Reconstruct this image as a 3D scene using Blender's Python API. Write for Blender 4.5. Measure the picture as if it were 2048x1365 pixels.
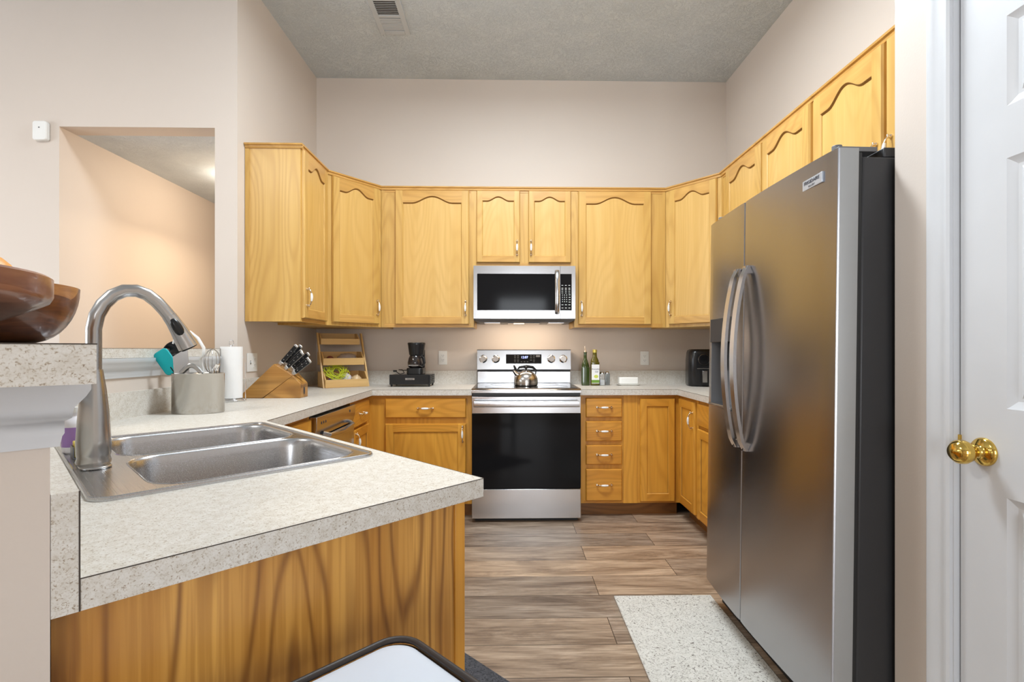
import bpy, bmesh, math, random
from mathutils import Vector, Matrix
random.seed(7)
PI = math.pi
R = math.radians
for o in list(bpy.data.objects): bpy.data.objects.remove(o)
C = bpy.context.scene.collection
scene = bpy.context.scene
YAW = R(1.15)
CAMH = 1.195
# ------------------------------------------------------------------ camera
cam_d = bpy.data.cameras.new('camera'); cam = bpy.data.objects.new('camera', cam_d); C.objects.link(cam)
cam_d.sensor_width = 36; cam_d.lens = 36*1000/2048
cam_d.shift_y = 17.5/2048; cam_d.shift_x = -14/2048
cam_d.clip_start = .02
cam.location = (0, 0, CAMH); cam.rotation_euler = (PI/2, 0, -YAW)
scene.camera = cam
# ------------------------------------------------------------------ view + world
scene.view_settings.view_transform = 'Standard'; scene.view_settings.look = 'None'
scene.view_settings.gamma = 1; scene.view_settings.use_curve_mapping = False
scene.view_settings.exposure = -0.06
w = bpy.data.worlds.new('sky'); scene.world = w; w.use_nodes = True
w.node_tree.nodes['Background'].inputs[0].default_value = (.86, .92, 1, 1)
w.node_tree.nodes['Background'].inputs[1].default_value = 1.0
# ------------------------------------------------------------------ lights
def area(name, loc, rot, sx, sy, e, col=(1, 1, 1), spread=None):
    d = bpy.data.lights.new(name, 'AREA'); d.shape = 'RECTANGLE'; d.size = sx; d.size_y = sy; d.energy = e; d.color = col
    if spread: d.spread = spread
    o = bpy.data.objects.new(name, d); C.objects.link(o); o.location = loc; o.rotation_euler = rot
    return o
area('daylight_left_window', (-5.9, 0.2, 1.55), (0, -PI/2, 0), 1.9, 3.6, 125, (.84, .92, 1))
area('daylight_rear_window', (.30, -3.9, 1.35), (PI/2, 0, 0), 1.05, 2.0, 82, (.90, .95, 1))
area('kitchen_fixture_light', (.12, 2.25, 3.30), (0, 0, 0), 1.1, .34, 60, (.84, .93, 1))
area('living_fill_light', (-2.6, 0.2, 3.3), (0, 0, 0), .8, .8, 66, (1, .95, .86))  # unseen fill lamp for the living room, with no fixture body
area('range_hood_light', (.116, 3.86, 1.385), (R(25), 0, 0), .55, .10, 3.2, (1, .80, .60))
area('hallway_light', (-2.04, 3.78, 2.33), (0, R(-25), 0), .2, .2, 17, (1, .80, .56))

# ------------------------------------------------------------------ mesh builder
class MB:
    def __init__(s): s.v = []; s.f = []; s.m = []
    def add(s, vs, fs, mi=0, M=None):
        n = len(s.v)
        s.v += [tuple(M @ Vector(p)) if M else tuple(p) for p in vs]
        s.f += [tuple(i+n for i in f) for f in fs]; s.m += [mi]*len(fs); return s
    def box(s, x0, y0, z0, x1, y1, z1, mi=0, M=None):
        x0, x1 = sorted((x0, x1)); y0, y1 = sorted((y0, y1)); z0, z1 = sorted((z0, z1))
        vs = [(x0,y0,z0),(x1,y0,z0),(x1,y1,z0),(x0,y1,z0),(x0,y0,z1),(x1,y0,z1),(x1,y1,z1),(x0,y1,z1)]
        return s.add(vs, [(0,3,2,1),(4,5,6,7),(0,1,5,4),(1,2,6,5),(2,3,7,6),(3,0,4,7)], mi, M)
    def hexa(s, A, B, mi=0, M=None):            # A, B: matching quads, A back, B front
        n = len(A)
        fs = [tuple(range(n-1, -1, -1)), tuple(range(n, 2*n))]
        fs += [(i, (i+1) % n, n+(i+1) % n, n+i) for i in range(n)]
        return s.add(list(A)+list(B), fs, mi, M)
    def prism(s, poly, a, b, axis='z', mi=0, M=None):
        f = {'z': lambda p, t: (p[0], p[1], t), 'y': lambda p, t: (p[0], t, p[1]), 'x': lambda p, t: (t, p[0], p[1])}[axis]
        return s.hexa([f(p, a) for p in poly], [f(p, b) for p in poly], mi, M)
    def lathe(s, prof, seg=32, c=(0, 0, 0), mi=0, M=None, sx=1, sy=1):
        vs = []; fs = []
        for r, z in prof:
            for k in range(seg):
                a = 2*PI*k/seg; vs.append((c[0]+r*math.cos(a)*sx, c[1]+r*math.sin(a)*sy, c[2]+z))
        for i in range(len(prof)-1):
            for k in range(seg):
                k2 = (k+1) % seg
                fs.append((i*seg+k, i*seg+k2, (i+1)*seg+k2, (i+1)*seg+k))
        if prof[0][0] > 1e-6: fs.append(tuple(range(seg-1, -1, -1)))
        if prof[-1][0] > 1e-6: fs.append(tuple((len(prof)-1)*seg+k for k in range(seg)))
        return s.add(vs, fs, mi, M)
    def tube(s, pts, r, seg=10, mi=0, M=None, closed=False, flat=None):
        pts = [Vector(p) for p in pts]; n = len(pts)
        rs = r if isinstance(r, (list, tuple)) else [r]*n
        vs = []; fs = []; N = None
        for i, p in enumerate(pts):
            a = pts[(i-1) % n] if (closed or i > 0) else p; b = pts[(i+1) % n] if (closed or i < n-1) else p
            t = (b-a).normalized()
            if N is None:
                N = t.cross(Vector((0, 0, 1))) if abs(t.z) < .95 else t.cross(Vector((0, 1, 0)))
                N.normalize()
            N = (N - t*N.dot(t)).normalized(); B = t.cross(N)
            for k in range(seg):
                a_ = 2*PI*k/seg
                fa, fb = (1, 1) if flat is None else flat
                vs.append(p + (N*math.cos(a_)*fa + B*math.sin(a_)*fb)*rs[i])
        for i in range(n if closed else n-1):
            j = (i+1) % n
            for k in range(seg):
                k2 = (k+1) % seg; fs.append((i*seg+k, i*seg+k2, j*seg+k2, j*seg+k))
        if not closed:
            fs.append(tuple(range(seg-1, -1, -1))); fs.append(tuple((n-1)*seg+k for k in range(seg)))
        return s.add(vs, fs, mi, M)
    def ball(s, c, r, seg=20, mi=0, sx=1, sy=1, sz=1, M=None):
        n = 10
        prof = [(max(r*math.sin(PI*i/n), 1e-7), -r*math.cos(PI*i/n)*sz) for i in range(n+1)]
        return s.lathe(prof, seg, c, mi, M, sx, sy)
    def holed(s, outer, holes, z0, z1, mi=0, M=None):
        bm = bmesh.new(); loops = []
        for lp in [outer]+holes:
            vv = [bm.verts.new((p[0], p[1], z1)) for p in lp]; loops.append(vv)
            for i in range(len(vv)): bm.edges.new((vv[i], vv[(i+1) % len(vv)]))
        bmesh.ops.triangle_fill(bm, use_beauty=True, edges=bm.edges[:])
        bm.verts.ensure_lookup_table(); bm.verts.index_update()
        top = [v.co.copy() for v in bm.verts]; fs = []
        for f in bm.faces:
            idx = [v.index for v in f.verts]
            if f.normal.z < 0: idx.reverse()
            fs.append(tuple(idx))
        nb = len(top); low = [Vector((v.x, v.y, z0)) for v in top]
        allf = fs + [tuple(i+nb for i in reversed(f)) for f in fs]
        for lp in loops:
            ii = [v.index for v in lp]
            for i in range(len(ii)):
                a, b = ii[i], ii[(i+1) % len(ii)]; allf.append((a+nb, b+nb, b, a))
        bm.free()
        return s.add([tuple(v) for v in top+low], allf, mi, M)
    def build(s, name, mats, parent=None, bevel=0, smooth=35, loc=None, rot=None, segs=2, sub=0):
        me = bpy.data.meshes.new(name); me.from_pydata(s.v, [], s.f)
        if not isinstance(mats, (list, tuple)): mats = [mats]
        for m in mats: me.materials.append(m)
        for p, mi in zip(me.polygons, s.m): p.material_index = mi
        bm = bmesh.new(); bm.from_mesh(me)
        bmesh.ops.recalc_face_normals(bm, faces=bm.faces[:])
        ang = R(smooth)
        for f in bm.faces: f.smooth = True
        for e in bm.edges:
            if len(e.link_faces) == 2: e.smooth = e.calc_face_angle(PI) < ang
        bm.to_mesh(me); bm.free()
        o = bpy.data.objects.new(name, me); C.objects.link(o)
        if parent: o.parent = parent
        if loc: o.location = loc
        if rot: o.rotation_euler = rot
        if bevel:
            b = o.modifiers.new('bevel', 'BEVEL'); b.width = bevel; b.segments = segs; b.limit_method = 'ANGLE'; b.angle_limit = R(40)
            b.harden_normals = False
        if sub:
            b = o.modifiers.new('subdivision', 'SUBSURF'); b.levels = sub; b.render_levels = sub
        return o
def rrect(x0, y0, x1, y1, r, n=6):
    out = []
    for cx, cy, a0 in ((x1-r, y1-r, 0), (x0+r, y1-r, 90), (x0+r, y0+r, 180), (x1-r, y0+r, 270)):
        for i in range(n+1):
            a = R(a0+90*i/n); out.append((cx+r*math.cos(a), cy+r*math.sin(a)))
    return out
def thing(name, label, cat, loc=(0, 0, 0), rotz=0, group=None, rot=None):
    o = bpy.data.objects.new(name, None); C.objects.link(o); o.empty_display_size = .1
    o.location = loc; o.rotation_euler = rot if rot else (0, 0, rotz)
    o['label'] = label; o['category'] = cat
    if group: o['group'] = group
    return o
def tag(o, label, cat, group=None):
    o['label'] = label; o['category'] = cat
    if group: o['group'] = group
    return o
def struct(o): o['kind'] = 'structure'; return o
def text(name, s, size, mat, parent, loc, rot, ext=.0004, align='CENTER'):
    cu = bpy.data.curves.new(name, 'FONT'); cu.body = s; cu.size = size; cu.align_x = align; cu.align_y = 'CENTER'; cu.extrude = ext
    tmp = bpy.data.objects.new(name+'_tmp', cu); C.objects.link(tmp)
    bpy.context.view_layer.update()
    me = bpy.data.meshes.new_from_object(tmp.evaluated_get(bpy.context.evaluated_depsgraph_get()))
    bpy.data.objects.remove(tmp); me.name = name
    me.materials.clear(); me.materials.append(mat)
    o = bpy.data.objects.new(name, me); C.objects.link(o); o.parent = parent; o.location = loc; o.rotation_euler = rot
    return o

# ------------------------------------------------------------------ materials
def nm(name):
    m = bpy.data.materials.new(name); m.use_nodes = True
    return m, m.node_tree, m.node_tree.nodes['Principled BSDF']
def node(nt, t, **kw):
    n = nt.nodes.new(t)
    for k, v in kw.items():
        if k.startswith('i_'): n.inputs[k[2:].replace('_', ' ')].default_value = v
        else: setattr(n, k, v)
    return n
def plain(name, col, rough=.5, metal=0, bump=0, bscale=200, coat=0, emit=None, es=0, trans=0, ior=1.45, alpha=1, var=0, sss=0):
    m, nt, b = nm(name)
    b.inputs['Base Color'].default_value = (*col, 1); b.inputs['Roughness'].default_value = rough; b.inputs['Metallic'].default_value = metal
    b.inputs['Coat Weight'].default_value = coat; b.inputs['Coat Roughness'].default_value = .15
    b.inputs['IOR'].default_value = ior; b.inputs['Transmission Weight'].default_value = trans; b.inputs['Alpha'].default_value = alpha
    if emit: b.inputs['Emission Color'].default_value = (*emit, 1); b.inputs['Emission Strength'].default_value = es
    if sss: b.inputs['Subsurface Weight'].default_value = sss; b.inputs['Subsurface Radius'].default_value = (.01, .005, .003)
    tc = node(nt, 'ShaderNodeTexCoord')
    if bump:
        n = node(nt, 'ShaderNodeTexNoise', i_Scale=bscale, i_Detail=4.0); nt.links.new(tc.outputs['Object'], n.inputs['Vector'])
        bp = node(nt, 'ShaderNodeBump', i_Strength=bump, i_Distance=.001); nt.links.new(n.outputs['Fac'], bp.inputs['Height']); nt.links.new(bp.outputs[0], b.inputs['Normal'])
    v = var if var else .04
    n = node(nt, 'ShaderNodeTexNoise', i_Scale=9.0, i_Detail=3.0); nt.links.new(tc.outputs['Object'], n.inputs['Vector'])
    mr = node(nt, 'ShaderNodeMapRange'); mr.inputs['To Min'].default_value = 1-v; mr.inputs['To Max'].default_value = 1+v
    nt.links.new(n.outputs['Fac'], mr.inputs['Value'])
    mx = node(nt, 'ShaderNodeMix', data_type='RGBA', blend_type='MULTIPLY'); mx.inputs['Factor'].default_value = 1
    mx.inputs['A'].default_value = (*col, 1); nt.links.new(mr.outputs[0], mx.inputs['B']); nt.links.new(mx.outputs['Result'], b.inputs['Base Color'])
    return m
def ramp(nt, stops):
    r = node(nt, 'ShaderNodeValToRGB'); e = r.color_ramp.elements
    while len(e) > 1: e.remove(e[-1])
    e[0].position = stops[0][0]; e[0].color = (*stops[0][1], 1)
    for p, c in stops[1:]:
        x = e.new(p); x.color = (*c, 1)
    return r
def wood(name, light, mid, dark, axis='z', rings=22.0, fig=1.0, rough=.38, figamt=.45, streak=.35, along=.35, coat=.15, det=1.0, pw_=2.0):
    m, nt, b = nm(name); L = nt.links.new
    tc = node(nt, 'ShaderNodeTexCoord'); oi = node(nt, 'ShaderNodeObjectInfo')
    sc = node(nt, 'ShaderNodeVectorMath', operation='SCALE'); sc.inputs['Scale'].default_value = 1
    cb = node(nt, 'ShaderNodeCombineXYZ')
    for i, k in enumerate((13.0, 7.0, 17.0)):
        mu = node(nt, 'ShaderNodeMath', operation='MULTIPLY'); mu.inputs[1].default_value = k; L(oi.outputs['Random'], mu.inputs[0]); L(mu.outputs[0], cb.inputs[i])
    ad = node(nt, 'ShaderNodeVectorMath', operation='ADD'); L(tc.outputs['Object'], ad.inputs[0]); L(cb.outputs[0], ad.inputs[1])
    def mp(across, alng):
        s = {'z': (across, across, alng), 'x': (alng, across, across), 'y': (across, alng, across)}[axis]
        q = node(nt, 'ShaderNodeMapping'); q.inputs['Scale'].default_value = s; L(ad.outputs[0], q.inputs['Vector']); return q
    n1 = node(nt, 'ShaderNodeTexNoise', i_Scale=fig, i_Detail=det, i_Roughness=.4); L(mp(3.2, along*2).outputs[0], n1.inputs['Vector'])
    mu = node(nt, 'ShaderNodeMath', operation='MULTIPLY'); mu.inputs[1].default_value = rings*6.283; L(n1.outputs['Fac'], mu.inputs[0])
    sn = node(nt, 'ShaderNodeMath', operation='SINE'); L(mu.outputs[0], sn.inputs[0])
    m1 = node(nt, 'ShaderNodeMapRange'); m1.inputs['From Min'].default_value = -1; L(sn.outputs[0], m1.inputs['Value'])
    pw = node(nt, 'ShaderNodeMath', operation='POWER'); pw.inputs[1].default_value = pw_; L(m1.outputs[0], pw.inputs[0])
    n2 = node(nt, 'ShaderNodeTexNoise', i_Scale=1.0, i_Detail=3.0); L(mp(130, 3).outputs[0], n2.inputs['Vector'])
    n3 = node(nt, 'ShaderNodeTexNoise', i_Scale=1.0, i_Detail=2.0); L(mp(14, .9).outputs[0], n3.inputs['Vector'])
    r1 = ramp(nt, [(.3, mid), (.7, light)]); L(n3.outputs['Fac'], r1.inputs[0])
    mxa = node(nt, 'ShaderNodeMix', data_type='RGBA'); L(r1.outputs[0], mxa.inputs['A']); mxa.inputs['B'].default_value = (*dark, 1)
    f1 = node(nt, 'ShaderNodeMath', operation='MULTIPLY'); f1.inputs[1].default_value = figamt; L(pw.outputs[0], f1.inputs[0]); L(f1.outputs[0], mxa.inputs['Factor'])
    r2 = ramp(nt, [(.40, (1, 1, 1)), (.58, (0, 0, 0))]); L(n2.outputs['Fac'], r2.inputs[0])
    f2 = node(nt, 'ShaderNodeMath', operation='MULTIPLY'); f2.inputs[1].default_value = streak; L(r2.outputs[0], f2.inputs[0])
    mxb = node(nt, 'ShaderNodeMix', data_type='RGBA'); L(mxa.outputs['Result'], mxb.inputs['A']); mxb.inputs['B'].default_value = (*[c*.75+d*.25 for c, d in zip(mid, dark)], 1)
    L(f2.outputs[0], mxb.inputs['Factor']); L(mxb.outputs['Result'], b.inputs['Base Color'])
    b.inputs['Roughness'].default_value = rough; b.inputs['Coat Weight'].default_value = coat; b.inputs['Coat Roughness'].default_value = .25
    bp = node(nt, 'ShaderNodeBump', i_Strength=.12, i_Distance=.001); L(n2.outputs['Fac'], bp.inputs['Height']); L(bp.outputs[0], b.inputs['Normal'])
    return m
OL, OM, OD = (.67, .415, .125), (.59, .345, .085), (.41, .205, .04)
UPV = wood('oak_upper_vertical', OL, OM, OD, 'z', figamt=.35)
UPH = wood('oak_upper_horizontal', (.66, .38, .11), (.56, .30, .07), OD, 'x', figamt=.4)
UPP = wood('oak_upper_panel', (.71, .45, .15), (.63, .375, .10), (.50, .27, .06), 'z', figamt=.25, streak=.35)
BL, BM_, BD = (.78, .39, .055), (.66, .30, .034), (.46, .19, .018)
LOV = wood('oak_base_vertical', BL, BM_, BD, 'z', figamt=.35)
LOH = wood('oak_base_horizontal', (.72, .34, .045), (.60, .25, .025), BD, 'x', figamt=.5, fig=1.3)
PLY = wood('plywood_end_panel', (.72, .38, .085), (.45, .19, .026), (.19, .065, .008), 'z', rings=13.0, fig=1.5, figamt=.8, streak=.5, along=.27, det=2.6, pw_=4.5)
GROOVE = plain('dark_groove', (.26, .12, .022), .6)  # dark brown line, only along the arch on arched doors
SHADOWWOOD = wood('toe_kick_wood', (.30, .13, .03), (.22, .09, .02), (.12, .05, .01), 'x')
BAMBOO = wood('bamboo', (.75, .50, .21), (.64, .39, .14), (.45, .25, .07), 'x', rings=4, figamt=.15, rough=.45)
BLOCKW = wood('knife_block_wood', (.58, .31, .08), (.38, .17, .035), (.13, .05, .012), 'x', rings=16, figamt=.45, rough=.4)
def wallmat(name, col):
    m, nt, b = nm(name); L = nt.links.new
    tc = node(nt, 'ShaderNodeTexCoord'); n = node(nt, 'ShaderNodeTexNoise', i_Scale=1.3, i_Detail=2.0); L(tc.outputs['Object'], n.inputs['Vector'])
    r = ramp(nt, [(.3, tuple(c*.98 for c in col)), (.7, tuple(min(1, c*1.02) for c in col))]); L(n.outputs['Fac'], r.inputs[0]); L(r.outputs[0], b.inputs['Base Color'])
    n2 = node(nt, 'ShaderNodeTexNoise', i_Scale=160.0, i_Detail=3.0); L(tc.outputs['Object'], n2.inputs['Vector'])
    bp = node(nt, 'ShaderNodeBump', i_Strength=.12, i_Distance=.002); L(n2.outputs['Fac'], bp.inputs['Height']); L(bp.outputs[0], b.inputs['Normal'])
    b.inputs['Roughness'].default_value = .55
    return m
WALL = wallmat('beige_wall_paint', (.66, .582, .515))
def ceilmat():
    m, nt, b = nm('textured_ceiling_paint'); L = nt.links.new
    tc = node(nt, 'ShaderNodeTexCoord')
    n0 = node(nt, 'ShaderNodeTexNoise', i_Scale=5.0, i_Detail=2.0); L(tc.outputs['Object'], n0.inputs['Vector'])
    n = node(nt, 'ShaderNodeTexNoise', i_Scale=22.0, i_Detail=5.0, i_Roughness=.6, i_Distortion=2.4); L(tc.outputs['Object'], n.inputs['Vector'])
    rr = ramp(nt, [(.45, (0, 0, 0)), (.50, (1, 1, 1)), (.55, (.1, .1, .1))]); L(n.outputs['Fac'], rr.inputs[0])
    bp = node(nt, 'ShaderNodeBump', i_Strength=.55, i_Distance=.006); L(rr.outputs[0], bp.inputs['Height']); L(bp.outputs[0], b.inputs['Normal'])
    r = ramp(nt, [(.3, (.60, .665, .72)), (.7, (.66, .725, .78))]); L(n0.outputs['Fac'], r.inputs[0]); L(r.outputs[0], b.inputs['Base Color'])
    b.inputs['Roughness'].default_value = .7
    return m
CEIL = ceilmat()
WHITE = plain('white_gloss_trim_paint', (.64, .655, .68), .35, bump=.05, bscale=60)
def lam():
    m, nt, b = nm('speckled_laminate'); L = nt.links.new
    tc = node(nt, 'ShaderNodeTexCoord')
    mp = node(nt, 'ShaderNodeMapping'); mp.inputs['Scale'].default_value = (1, 1, 1.0); L(tc.outputs['Object'], mp.inputs['Vector'])
    n = node(nt, 'ShaderNodeTexNoise', i_Scale=330.0, i_Detail=3.0, i_Distortion=.9); L(mp.outputs[0], n.inputs['Vector'])
    r = ramp(nt, [(.28, (.25, .18, .12)), (.36, (.53, .47, .39)), (.45, (.68, .65, .595)), (.7, (.74, .72, .68))]); L(n.outputs['Fac'], r.inputs[0])
    n2 = node(nt, 'ShaderNodeTexNoise', i_Scale=60.0, i_Detail=2.0); L(mp.outputs[0], n2.inputs['Vector'])
    r2 = ramp(nt, [(.35, (.90, .88, .85)), (.6, (1, 1, 1))]); L(n2.outputs['Fac'], r2.inputs[0])
    mx = node(nt, 'ShaderNodeMix', data_type='RGBA', blend_type='MULTIPLY'); mx.inputs['Factor'].default_value = 1
    L(r.outputs[0], mx.inputs['A']); L(r2.outputs[0], mx.inputs['B']); L(mx.outputs['Result'], b.inputs['Base Color'])
    b.inputs['Roughness'].default_value = .42
    return m
LAM = lam()
SEAM = plain('dark_laminate_seam', (.06, .045, .035), .6)
def floormat():
    m, nt, b = nm('vinyl_plank_floor'); L = nt.links.new
    tc = node(nt, 'ShaderNodeTexCoord')
    br = node(nt, 'ShaderNodeTexBrick', i_Scale=1.0, i_Mortar_Size=.0016, i_Mortar_Smooth=.0, i_Bias=0.0, i_Brick_Width=1.22, i_Row_Height=.203)
    br.offset = .37; br.inputs['Color1'].default_value = (0, 0, 0, 1); br.inputs['Color2'].default_value = (1, 1, 1, 1); br.inputs['Mortar'].default_value = (.5, .5, .5, 1)
    mo = node(nt, 'ShaderNodeMapping'); mo.inputs['Location'].default_value = (.33, .010, 0); L(tc.outputs['Object'], mo.inputs['Vector'])
    L(mo.outputs[0], br.inputs['Vector'])
    sc = node(nt, 'ShaderNodeVectorMath', operation='SCALE'); sc.inputs['Scale'].default_value = 9; L(br.outputs['Color'], sc.inputs[0])
    ad = node(nt, 'ShaderNodeVectorMath', operation='ADD'); L(tc.outputs['Object'], ad.inputs[0]); L(sc.outputs[0], ad.inputs[1])
    m1 = node(nt, 'ShaderNodeMapping'); m1.inputs['Scale'].default_value = (1.3, 7, 7); L(ad.outputs[0], m1.inputs['Vector'])
    n1 = node(nt, 'ShaderNodeTexNoise', i_Scale=1.5, i_Detail=9.0, i_Roughness=.68, i_Distortion=.9); L(m1.outputs[0], n1.inputs['Vector'])
    r1 = ramp(nt, [(.28, (.13, .09, .064)), (.42, (.26, .19, .135)), (.55, (.39, .30, .22)), (.72, (.54, .435, .335))]); L(n1.outputs['Fac'], r1.inputs[0])
    m2 = node(nt, 'ShaderNodeMapping'); m2.inputs['Scale'].default_value = (6, 120, 120); L(ad.outputs[0], m2.inputs['Vector'])
    n2 = node(nt, 'ShaderNodeTexNoise', i_Scale=1.0, i_Detail=3.0); L(m2.outputs[0], n2.inputs['Vector'])
    r2 = ramp(nt, [(.35, (.72, .70, .70)), (.62, (1.1, 1.1, 1.1))]); L(n2.outputs['Fac'], r2.inputs[0])
    mx = node(nt, 'ShaderNodeMix', data_type='RGBA', blend_type='MULTIPLY'); mx.inputs['Factor'].default_value = 1; L(r1.outputs[0], mx.inputs['A']); L(r2.outputs[0], mx.inputs['B'])
    r3 = ramp(nt, [(0, (.78, .80, .84)), (1, (1.28, 1.20, 1.10))]); L(br.outputs['Color'], r3.inputs[0])
    mx2 = node(nt, 'ShaderNodeMix', data_type='RGBA', blend_type='MULTIPLY'); mx2.inputs['Factor'].default_value = 1; L(mx.outputs['Result'], mx2.inputs['A']); L(r3.outputs[0], mx2.inputs['B'])
    mx3 = node(nt, 'ShaderNodeMix', data_type='RGBA'); L(br.outputs['Fac'], mx3.inputs['Factor']); L(mx2.outputs['Result'], mx3.inputs['A']); mx3.inputs['B'].default_value = (.05, .035, .025, 1)
    L(mx3.outputs['Result'], b.inputs['Base Color']); b.inputs['Roughness'].default_value = .38
    bp = node(nt, 'ShaderNodeBump', i_Strength=.15, i_Distance=.001); L(n2.outputs['Fac'], bp.inputs['Height']); L(bp.outputs[0], b.inputs['Normal'])
    return m
FLOOR = floormat()
def steel(name, col=(.60, .59, .58), rough=.26, axis='x', amt=.10, aniso=.5):
    m, nt, b = nm(name); L = nt.links.new
    tc = node(nt, 'ShaderNodeTexCoord'); mp = node(nt, 'ShaderNodeMapping')
    mp.inputs['Scale'].default_value = {'x': (4, 700, 700), 'z': (700, 700, 4)}[axis]; L(tc.outputs['Object'], mp.inputs['Vector'])
    n = node(nt, 'ShaderNodeTexNoise', i_Scale=1.0, i_Detail=2.0); L(mp.outputs[0], n.inputs['Vector'])
    mr = node(nt, 'ShaderNodeMapRange'); mr.inputs['To Min'].default_value = rough-amt*.5; mr.inputs['To Max'].default_value = rough+amt*.5
    L(n.outputs['Fac'], mr.inputs['Value']); L(mr.outputs[0], b.inputs['Roughness'])
    b.inputs['Base Color'].default_value = (*col, 1); b.inputs['Metallic'].default_value = 1
    return m
STEEL = steel('brushed_stainless_steel', (.56, .56, .57), .22)
STEELV = steel('brushed_stainless_upright', (.42, .425, .45), .25, 'x', amt=.03)
_b = STEELV.node_tree.nodes['Principled BSDF']; _b.inputs['Anisotropic'].default_value = .7; _b.inputs['Anisotropic Rotation'].default_value = 0.25
_t = STEELV.node_tree.nodes.new('ShaderNodeTangent'); _t.direction_type = 'RADIAL'; _t.axis = 'Z'; STEELV.node_tree.links.new(_t.outputs[0], _b.inputs['Tangent'])
SINKS = steel('sink_stainless_steel', (.52, .52, .53), .26)
CHROME = plain('polished_chrome', (.85, .85, .86), .08, 1)
SATIN = plain('satin_nickel', (.50, .49, .48), .26, 1)
BLACKG = plain('black_glass', (.008, .008, .009), .08, 0, ior=1.33)
BLACKP = plain('black_plastic', (.012, .012, .013), .25)
BLACKM = plain('matte_black_metal', (.02, .02, .02), .45)
DARKG = plain('dark_grey_painted_metal', (.045, .045, .048), .42, .3)
GREYP = plain('grey_plastic', (.16, .16, .165), .4)
WHITEP = plain('white_plastic', (.82, .82, .80), .35)
PORC = plain('white_porcelain', (.88, .87, .83), .12, coat=.5)
BRASS = plain('polished_brass', (.75, .50, .12), .10, 1)
BRASSP = plain('warm_nickel', (.78, .66, .50), .14, 1)
TEXTW = plain('white_print', (.8, .8, .8), .5)
TEXTD = plain('dark_print', (.04, .04, .05), .5)
BLUEE = plain('blue_display_digits', (.3, .4, 1), .5, emit=(.45, .5, 1), es=2.5)
PAPER = plain('white_paper_towel', (.88, .88, .88), .85, bump=.5, bscale=120)
VENTW = plain('grey_vent_paint', (.56, .60, .64), .5)
VENTD = plain('vent_duct_dark', (.06, .04, .03), .8)

# ------------------------------------------------------------------ coordinates of the room
WX0, WX1, WY = -1.581, 1.812, 4.14           # kitchen left wall, right wall, back wall
CEILZ = 3.43
YE = 2.944                                   # living room far wall / end of the kitchen's left wall
CT, CB = .914, .874                          # worktop top and underside
PEN = (-.0557, 1.0944)                       # front right corner of the peninsula worktop
S = math.sqrt(.5)
def pl(lx, ly):                              # peninsula frame -> room
    return (PEN[0]+S*lx+S*ly, PEN[1]-S*lx+S*ly)
PROT = -PI/4
def mesh1(fn): b = MB(); fn(b); return b
# floor, ceilings, walls
struct(MB().box(-6.1, -4.1, -.1, 3, 9, 0).build('floor', FLOOR))
struct(MB().box(-6.1, -4.1, CEILZ, 3, WY+.15, CEILZ+.1).build('ceiling', CEIL))
struct(MB().box(-1.711, WY, 0, 3, WY+.12, CEILZ).build('wall_back', WALL))
struct(MB().box(WX1, 1.29, 0, WX1+.12, WY, CEILZ).build('wall_right', WALL))
# pantry box with the white door in its left face (x = PX)
PX, PYF = 1.105, 1.41
DY1, DY0 = 1.215, .555                       # door opening
b = MB(); b.box(PX, DY1+.02, 0, PX+.11, PYF, CEILZ); b.box(PX, -4, 0, PX+.11, DY0-.02, CEILZ); b.box(PX, DY0-.02, 2.15, PX+.11, DY1+.02, CEILZ)
b.box(PX+.11, PYF-.11, 0, WX1, PYF, CEILZ)
struct(b.build('wall_pantry', WALL))
# left kitchen wall (full height) and the living room's far wall with the hallway opening
struct(MB().box(WX0-.13, YE, 0, WX0, WY, CEILZ).build('wall_left', WALL))
HX0, HX1, HZ = -2.60, -1.711, 2.487
b = MB(); b.box(-6, YE, 0, HX0, YE+.12, CEILZ); b.box(HX0, YE, HZ, HX1, YE+.12, CEILZ)
struct(b.build('wall_living_far', WALL))
struct(MB().box(HX0-.12, YE+.12, 0, HX0, 8, HZ+.05).build('wall_hallway', WALL))
struct(MB().box(HX0-.12, 8, 0, HX1, 8.1, HZ+.05).build('wall_hallway_end', WALL))
struct(MB().box(HX1, WY, 0, HX1+.1, 8, HZ+.05).build('wall_hallway_right', WALL))
struct(MB().box(HX0, YE+.12, HZ, HX1, 8, HZ+.08).build('ceiling_hallway', CEIL))
# living room left wall with window opening, rear wall with window opening
b = MB(); b.box(-6.1, -4, 0, -6, -1.6, CEILZ); b.box(-6.1, 2.0, 0, -6, YE+.1, CEILZ); b.box(-6.1, -1.6, 0, -6, 2.0, .6); b.box(-6.1, -1.6, 2.5, -6, 2.0, CEILZ)
struct(b.build('wall_living_left', WALL))
b = MB(); b.box(-6, -4.1, 0, -.3, -4, CEILZ); b.box(.9, -4.1, 0, 1.3, -4, CEILZ); b.box(-.3, -4.1, 0, .9, -4, .3); b.box(-.3, -4.1, 2.4, .9, -4, CEILZ)
struct(b.build('wall_rear', WALL))
def winframe(name, pts, ax):
    b = MB(); (a0, a1, z0, z1) = pts
    t = .06
    def bx(p0, q0, p1, q1):
        if ax == 'x': b.box(-6.08, p0, q0, -6.0, p1, q1)
        else: b.box(p0, -4.08, q0, p1, -4.0, q1)
    bx(a0, z0, a1, z0+t); bx(a0, z1-t, a1, z1); bx(a0, z0, a0+t, z1); bx(a1-t, z0, a1, z1)
    for k in ((1, 2) if ax == 'x' else ()): m_ = a0+(a1-a0)*k/3; bx(m_-.03, z0, m_+.03, z1)
    return struct(b.build(name, WHITE))
winframe('window_1', (-1.6, 2.0, .6, 2.5), 'x'); winframe('window_2', (-.3, .9, .3, 2.4), 'y')

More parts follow.
